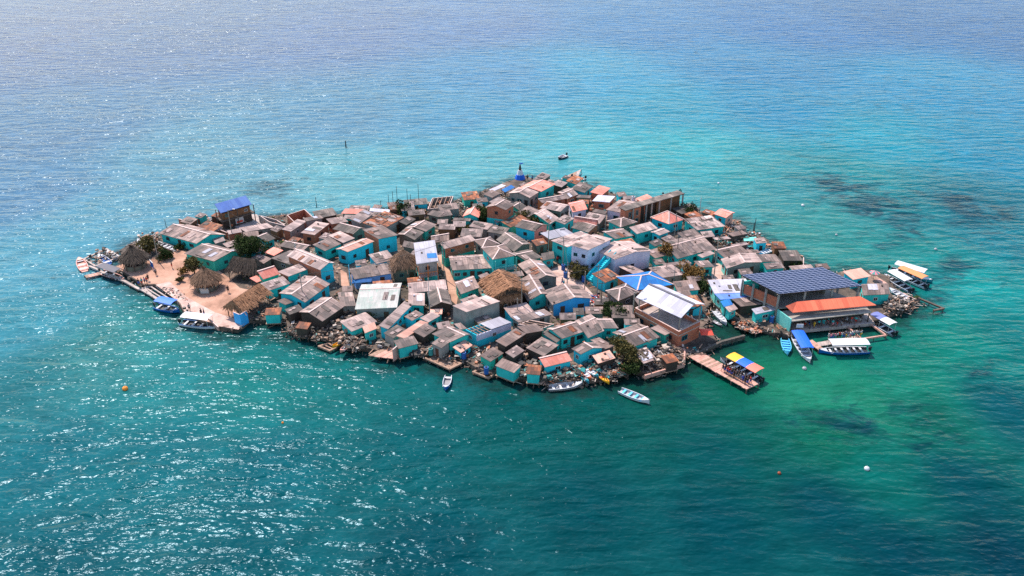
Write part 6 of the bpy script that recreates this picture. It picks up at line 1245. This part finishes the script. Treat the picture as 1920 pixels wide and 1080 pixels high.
def short(lb, n):
    w_ = lb.split(' ')[:n]
    while w_[-1] in ('the', 'of', 'with', 'and', 'in', 'at', 'a', 'to', 'on', 'by', 'below', 'above', 'behind', 'beside', 'near', 'between', 'front', 'right', 'left', 'one', 'two', 'grey', 'white', 'blue', 'long', 'back', 'big', 'dark', 'small', 'running', 'into', 'wide', 'pale', 'split', 'over', 'double'): w_.pop()
    return ' '.join(w_)
def fillers():
    rg = random.Random(12); used = {}; kinds = [('grey', 'roof_grey'), ('dark', 'roof_dark'), ('pale', 'roof_pale'), ('brown', 'roof_brown'), ('rusty', 'roof_rust'), ('patched', 'roof_patch')]; n = 0
    for size in ((5.2, 4.0), (4.2, 3.2), (3.4, 2.4), (2.6, 2.0)):
        for _ in range(1500):
            x, y = rg.uniform(-95, 88), rg.uniform(88, 238); c = Vector((x, y))
            if not inside(c, SW): continue
            near = min(range(len(FP)), key=lambda i: (sum(FP[i], Vector((0, 0))) / 4 - c).length); f = FP[near]; u = (f[1] - f[0]).normalized(); v = Vector((-u.y, u.x)); a_, b_ = size[0] * rg.uniform(.8, 1.25) / 2, size[1] * rg.uniform(.85, 1.15) / 2
            poly = [c - u * a_ - v * b_, c + u * a_ - v * b_, c + u * a_ + v * b_, c - u * a_ + v * b_]
            if not free(poly): continue
            wn = rg.choice([('teal', 'teal'), ('dark wood', 'dark_wood'), ('olive', 'olive'), ('green', 'green_wall'), ('concrete', 'concrete'), ('brown', 'wood_wall'), ('cyan', 'cyan')]); sb = short(FOOT[near][0], 9)
            kd = [k_ for k_ in kinds if (sb, k_[0], wn[0]) not in used]
            if not kd or n > 120: continue
            adj, mt = rg.choice(kd); used[(sb, adj, wn[0])] = 1; lab = f'{adj} roofed {wn[0]} lean-to beside the ' + sb; FP.append(poly); n += 1
            # labels of fillers built next to fillers name the house, not the filler
            FOOT.append((FOOT[near][0],) + tuple(poly) + (None,)); z0 = ZG; h = rg.uniform(1.9, 2.4); t = thing('lean_to', lab, 'shed', (c.x, c.y, z0), 'lean-tos between the houses'); m = MB(); q = [Vector((p.x, p.y, z0 + h + (0 if i < 2 else rg.uniform(.2, .5)))) for i, p in enumerate(poly)]
            q[3].z = q[2].z; lu, lv = 2 * a_, 2 * b_
            m.prism(q, [p + Vector((0, 0, .07)) for p in q], 0, 0, [(0, 0), (lu, 0), (lu, lv), (0, lv)])
            for _k in range(rg.randrange(1, 4)):
                s0, s1 = rg.uniform(.05, .6), rg.uniform(.1, .6); e = rg.uniform(.2, .35); at = lambda a, b: q[0].lerp(q[1], a).lerp(q[3].lerp(q[2], a), b) + Vector((0, 0, .13 + .02 * _k)); w4 = [at(s0, s1), at(s0 + e, s1), at(s0 + e, s1 + e), at(s0, s1 + e)]; m.prism(w4, [p + Vector((0, 0, .03)) for p in w4], rg.choice([1, 2]))
            m.build('roof', [mt, 'roof_pale', 'roof_dark'], t, (c.x, c.y, z0)); wm = MB(); ins = [c.lerp(p, .9) for p in poly]
            for i in range(4):
                i2 = (i + 1) % 4; t0, t1 = q[i].z - .03, q[i2].z - .03; wm.poly([(ins[i].x, ins[i].y, z0 - .2), (ins[i2].x, ins[i2].y, z0 - .2), (ins[i2].x, ins[i2].y, t1), (ins[i].x, ins[i].y, t0)])
            wm.build('wall', wn[1], t, (c.x, c.y, z0))
            dd = Vector((u.x, u.y, 0)); nn = Vector((v.x, v.y, 0)) * -1
            if nn.y < .3: cc_ = (ins[0] + ins[1]) / 2; add_door(t, Vector((cc_.x, cc_.y, z0)), dd, nn, rg.choice(['door_dark', 'door_brown']), .8, 1.7)
    # stilt shacks standing out over the front waterline
    nb = 0
    for i in range(len(shore_w)):
        px, py = SHORE[i]
        if not (480 < px < 1290 and py > 590): continue
        a, b_ = shore_w[i].xy, shore_w[(i + 1) % len(shore_w)].xy; L = (b_ - a).length
        for j in range(max(1, int(L / 5))):
            f_ = (j + .5) / max(1, int(L / 5)); c = a.lerp(b_, f_) + Vector((rg.uniform(-.6, .6), rg.uniform(-.9, .3))); u = (b_ - a).normalized().lerp(Vector((-1, 0)), .3).normalized(); v = Vector((-u.y, u.x)); v = v if v.y > 0 else -v; u = Vector((v.y, -v.x)); a_, e_ = rg.uniform(1.2, 2.1), rg.uniform(.9, 1.5)
            poly = [c - u * a_ - v * e_, c + u * a_ - v * e_, c + u * a_ + v * e_, c - u * a_ + v * e_]
            if any(inside(p, o) for p in poly + [c] for o in FP) or any(inside(p, poly) for o in FP for p in o): continue
            sx = 960 + F * c.x / (c.y * math.cos(PITCH) + (CAM_H - .9) * math.sin(PITCH))
            if any(l_ < sx < h_ for l_, h_ in ((596, 664), (676, 762), (783, 872), (876, 940), (1005, 1152), (1262, 1300))): continue
            near = min(range(len(FOOT)), key=lambda q: (Vector(FOOT[q][1]) - c).length); sb = short(FOOT[near][0], 7); kd = [k_ for k_ in kinds if (sb, k_[0] + 's') not in used]
            if not kd: continue
            adj, mt = rg.choice(kd); used[(sb, adj + 's')] = 1; FP.append(poly); FOOT.append((FOOT[near][0],) + tuple(poly) + (None,)); nb += 1
            z0 = .85; h = rg.uniform(1.8, 2.3); wc = rg.choice(['teal', 'dark_wood', 'cyan', 'dark_wood', 'wood_wall', 'teal']); t = thing('stilt_shack', f'{adj} roofed stilt shack over the water near the ' + short(FOOT[near][0], 7), 'shed', (c.x, c.y, z0), 'stilt shacks along the front waterline'); q = [Vector((p.x, p.y, z0 + h + (.3 if k_ > 1 else 0))) for k_, p in enumerate(poly)]; m = MB(); m.prism(q, [p + Vector((0, 0, .07)) for p in q], 0, 0, [(0, 0), (2 * a_, 0), (2 * a_, 2 * e_), (0, 2 * e_)]); m.build('roof', [mt], t, (c.x, c.y, z0))
            wm = MB(); ins = [c.lerp(p, .88) for p in poly]
            for k_ in range(4): k2 = (k_ + 1) % 4; wm.poly([(ins[k_].x, ins[k_].y, z0 + .02), (ins[k2].x, ins[k2].y, z0 + .02), (ins[k2].x, ins[k2].y, q[k2].z - .03), (ins[k_].x, ins[k_].y, q[k_].z - .03)])
            wm.build('wall', wc, t, (c.x, c.y, z0)); fm = MB(); quad_box(fm, poly_3(poly), z0 - .12, z0); fm.build('floor', 'plank', t, (c.x, c.y, z0))
            for p in ins: sm = MB(); sm.tube((p.x, p.y, -1), (p.x, p.y, z0 - .12), .09, .08, 6); sm.build('stilt', 'plank_dark', t, (c.x, c.y, z0))
    print('STILT', nb)
    # whatever ground is left is strewn with boards, sheets and stones
    m = MB(); k = 0; tries = 0
    while k < 4200 and tries < 60000:
        tries += 1; p = Vector((rg.uniform(-98, 88), rg.uniform(88, 238)))
        if not inside(p, SW) or any(inside(p, o) for o in OPEN) or any(inside(p, o) for o in FP): continue
        k += 1; l_ = rg.uniform(.25, 1.3); kd = rg.random(); sz = (l_, rg.uniform(.08, .2), .07) if kd < .5 else ((l_, l_ * .6, .04) if kd < .68 else (l_ * .4, l_ * .35, l_ * .35)); m.box((p.x, p.y, ZG + sz[2] / 2 + rg.random() ** 3 * .9), sz, rg.uniform(0, 3.1), rg.choice([0, 0, 1, 2, 2, 3, 4, 5, 6]), (rg.uniform(-.3, .3), rg.uniform(-.3, .3)))
    tag(m.build('yard_clutter', ['plank', 'junk_pale', 'junk_dark', 'junk_orange', 'stone', 'leaf_green', 'junk_teal']), 'boards, sheets and stones strewn over the yards', 'clutter', kind='stuff')
    print('FILLERS', n, 'clutter', k)
fillers()
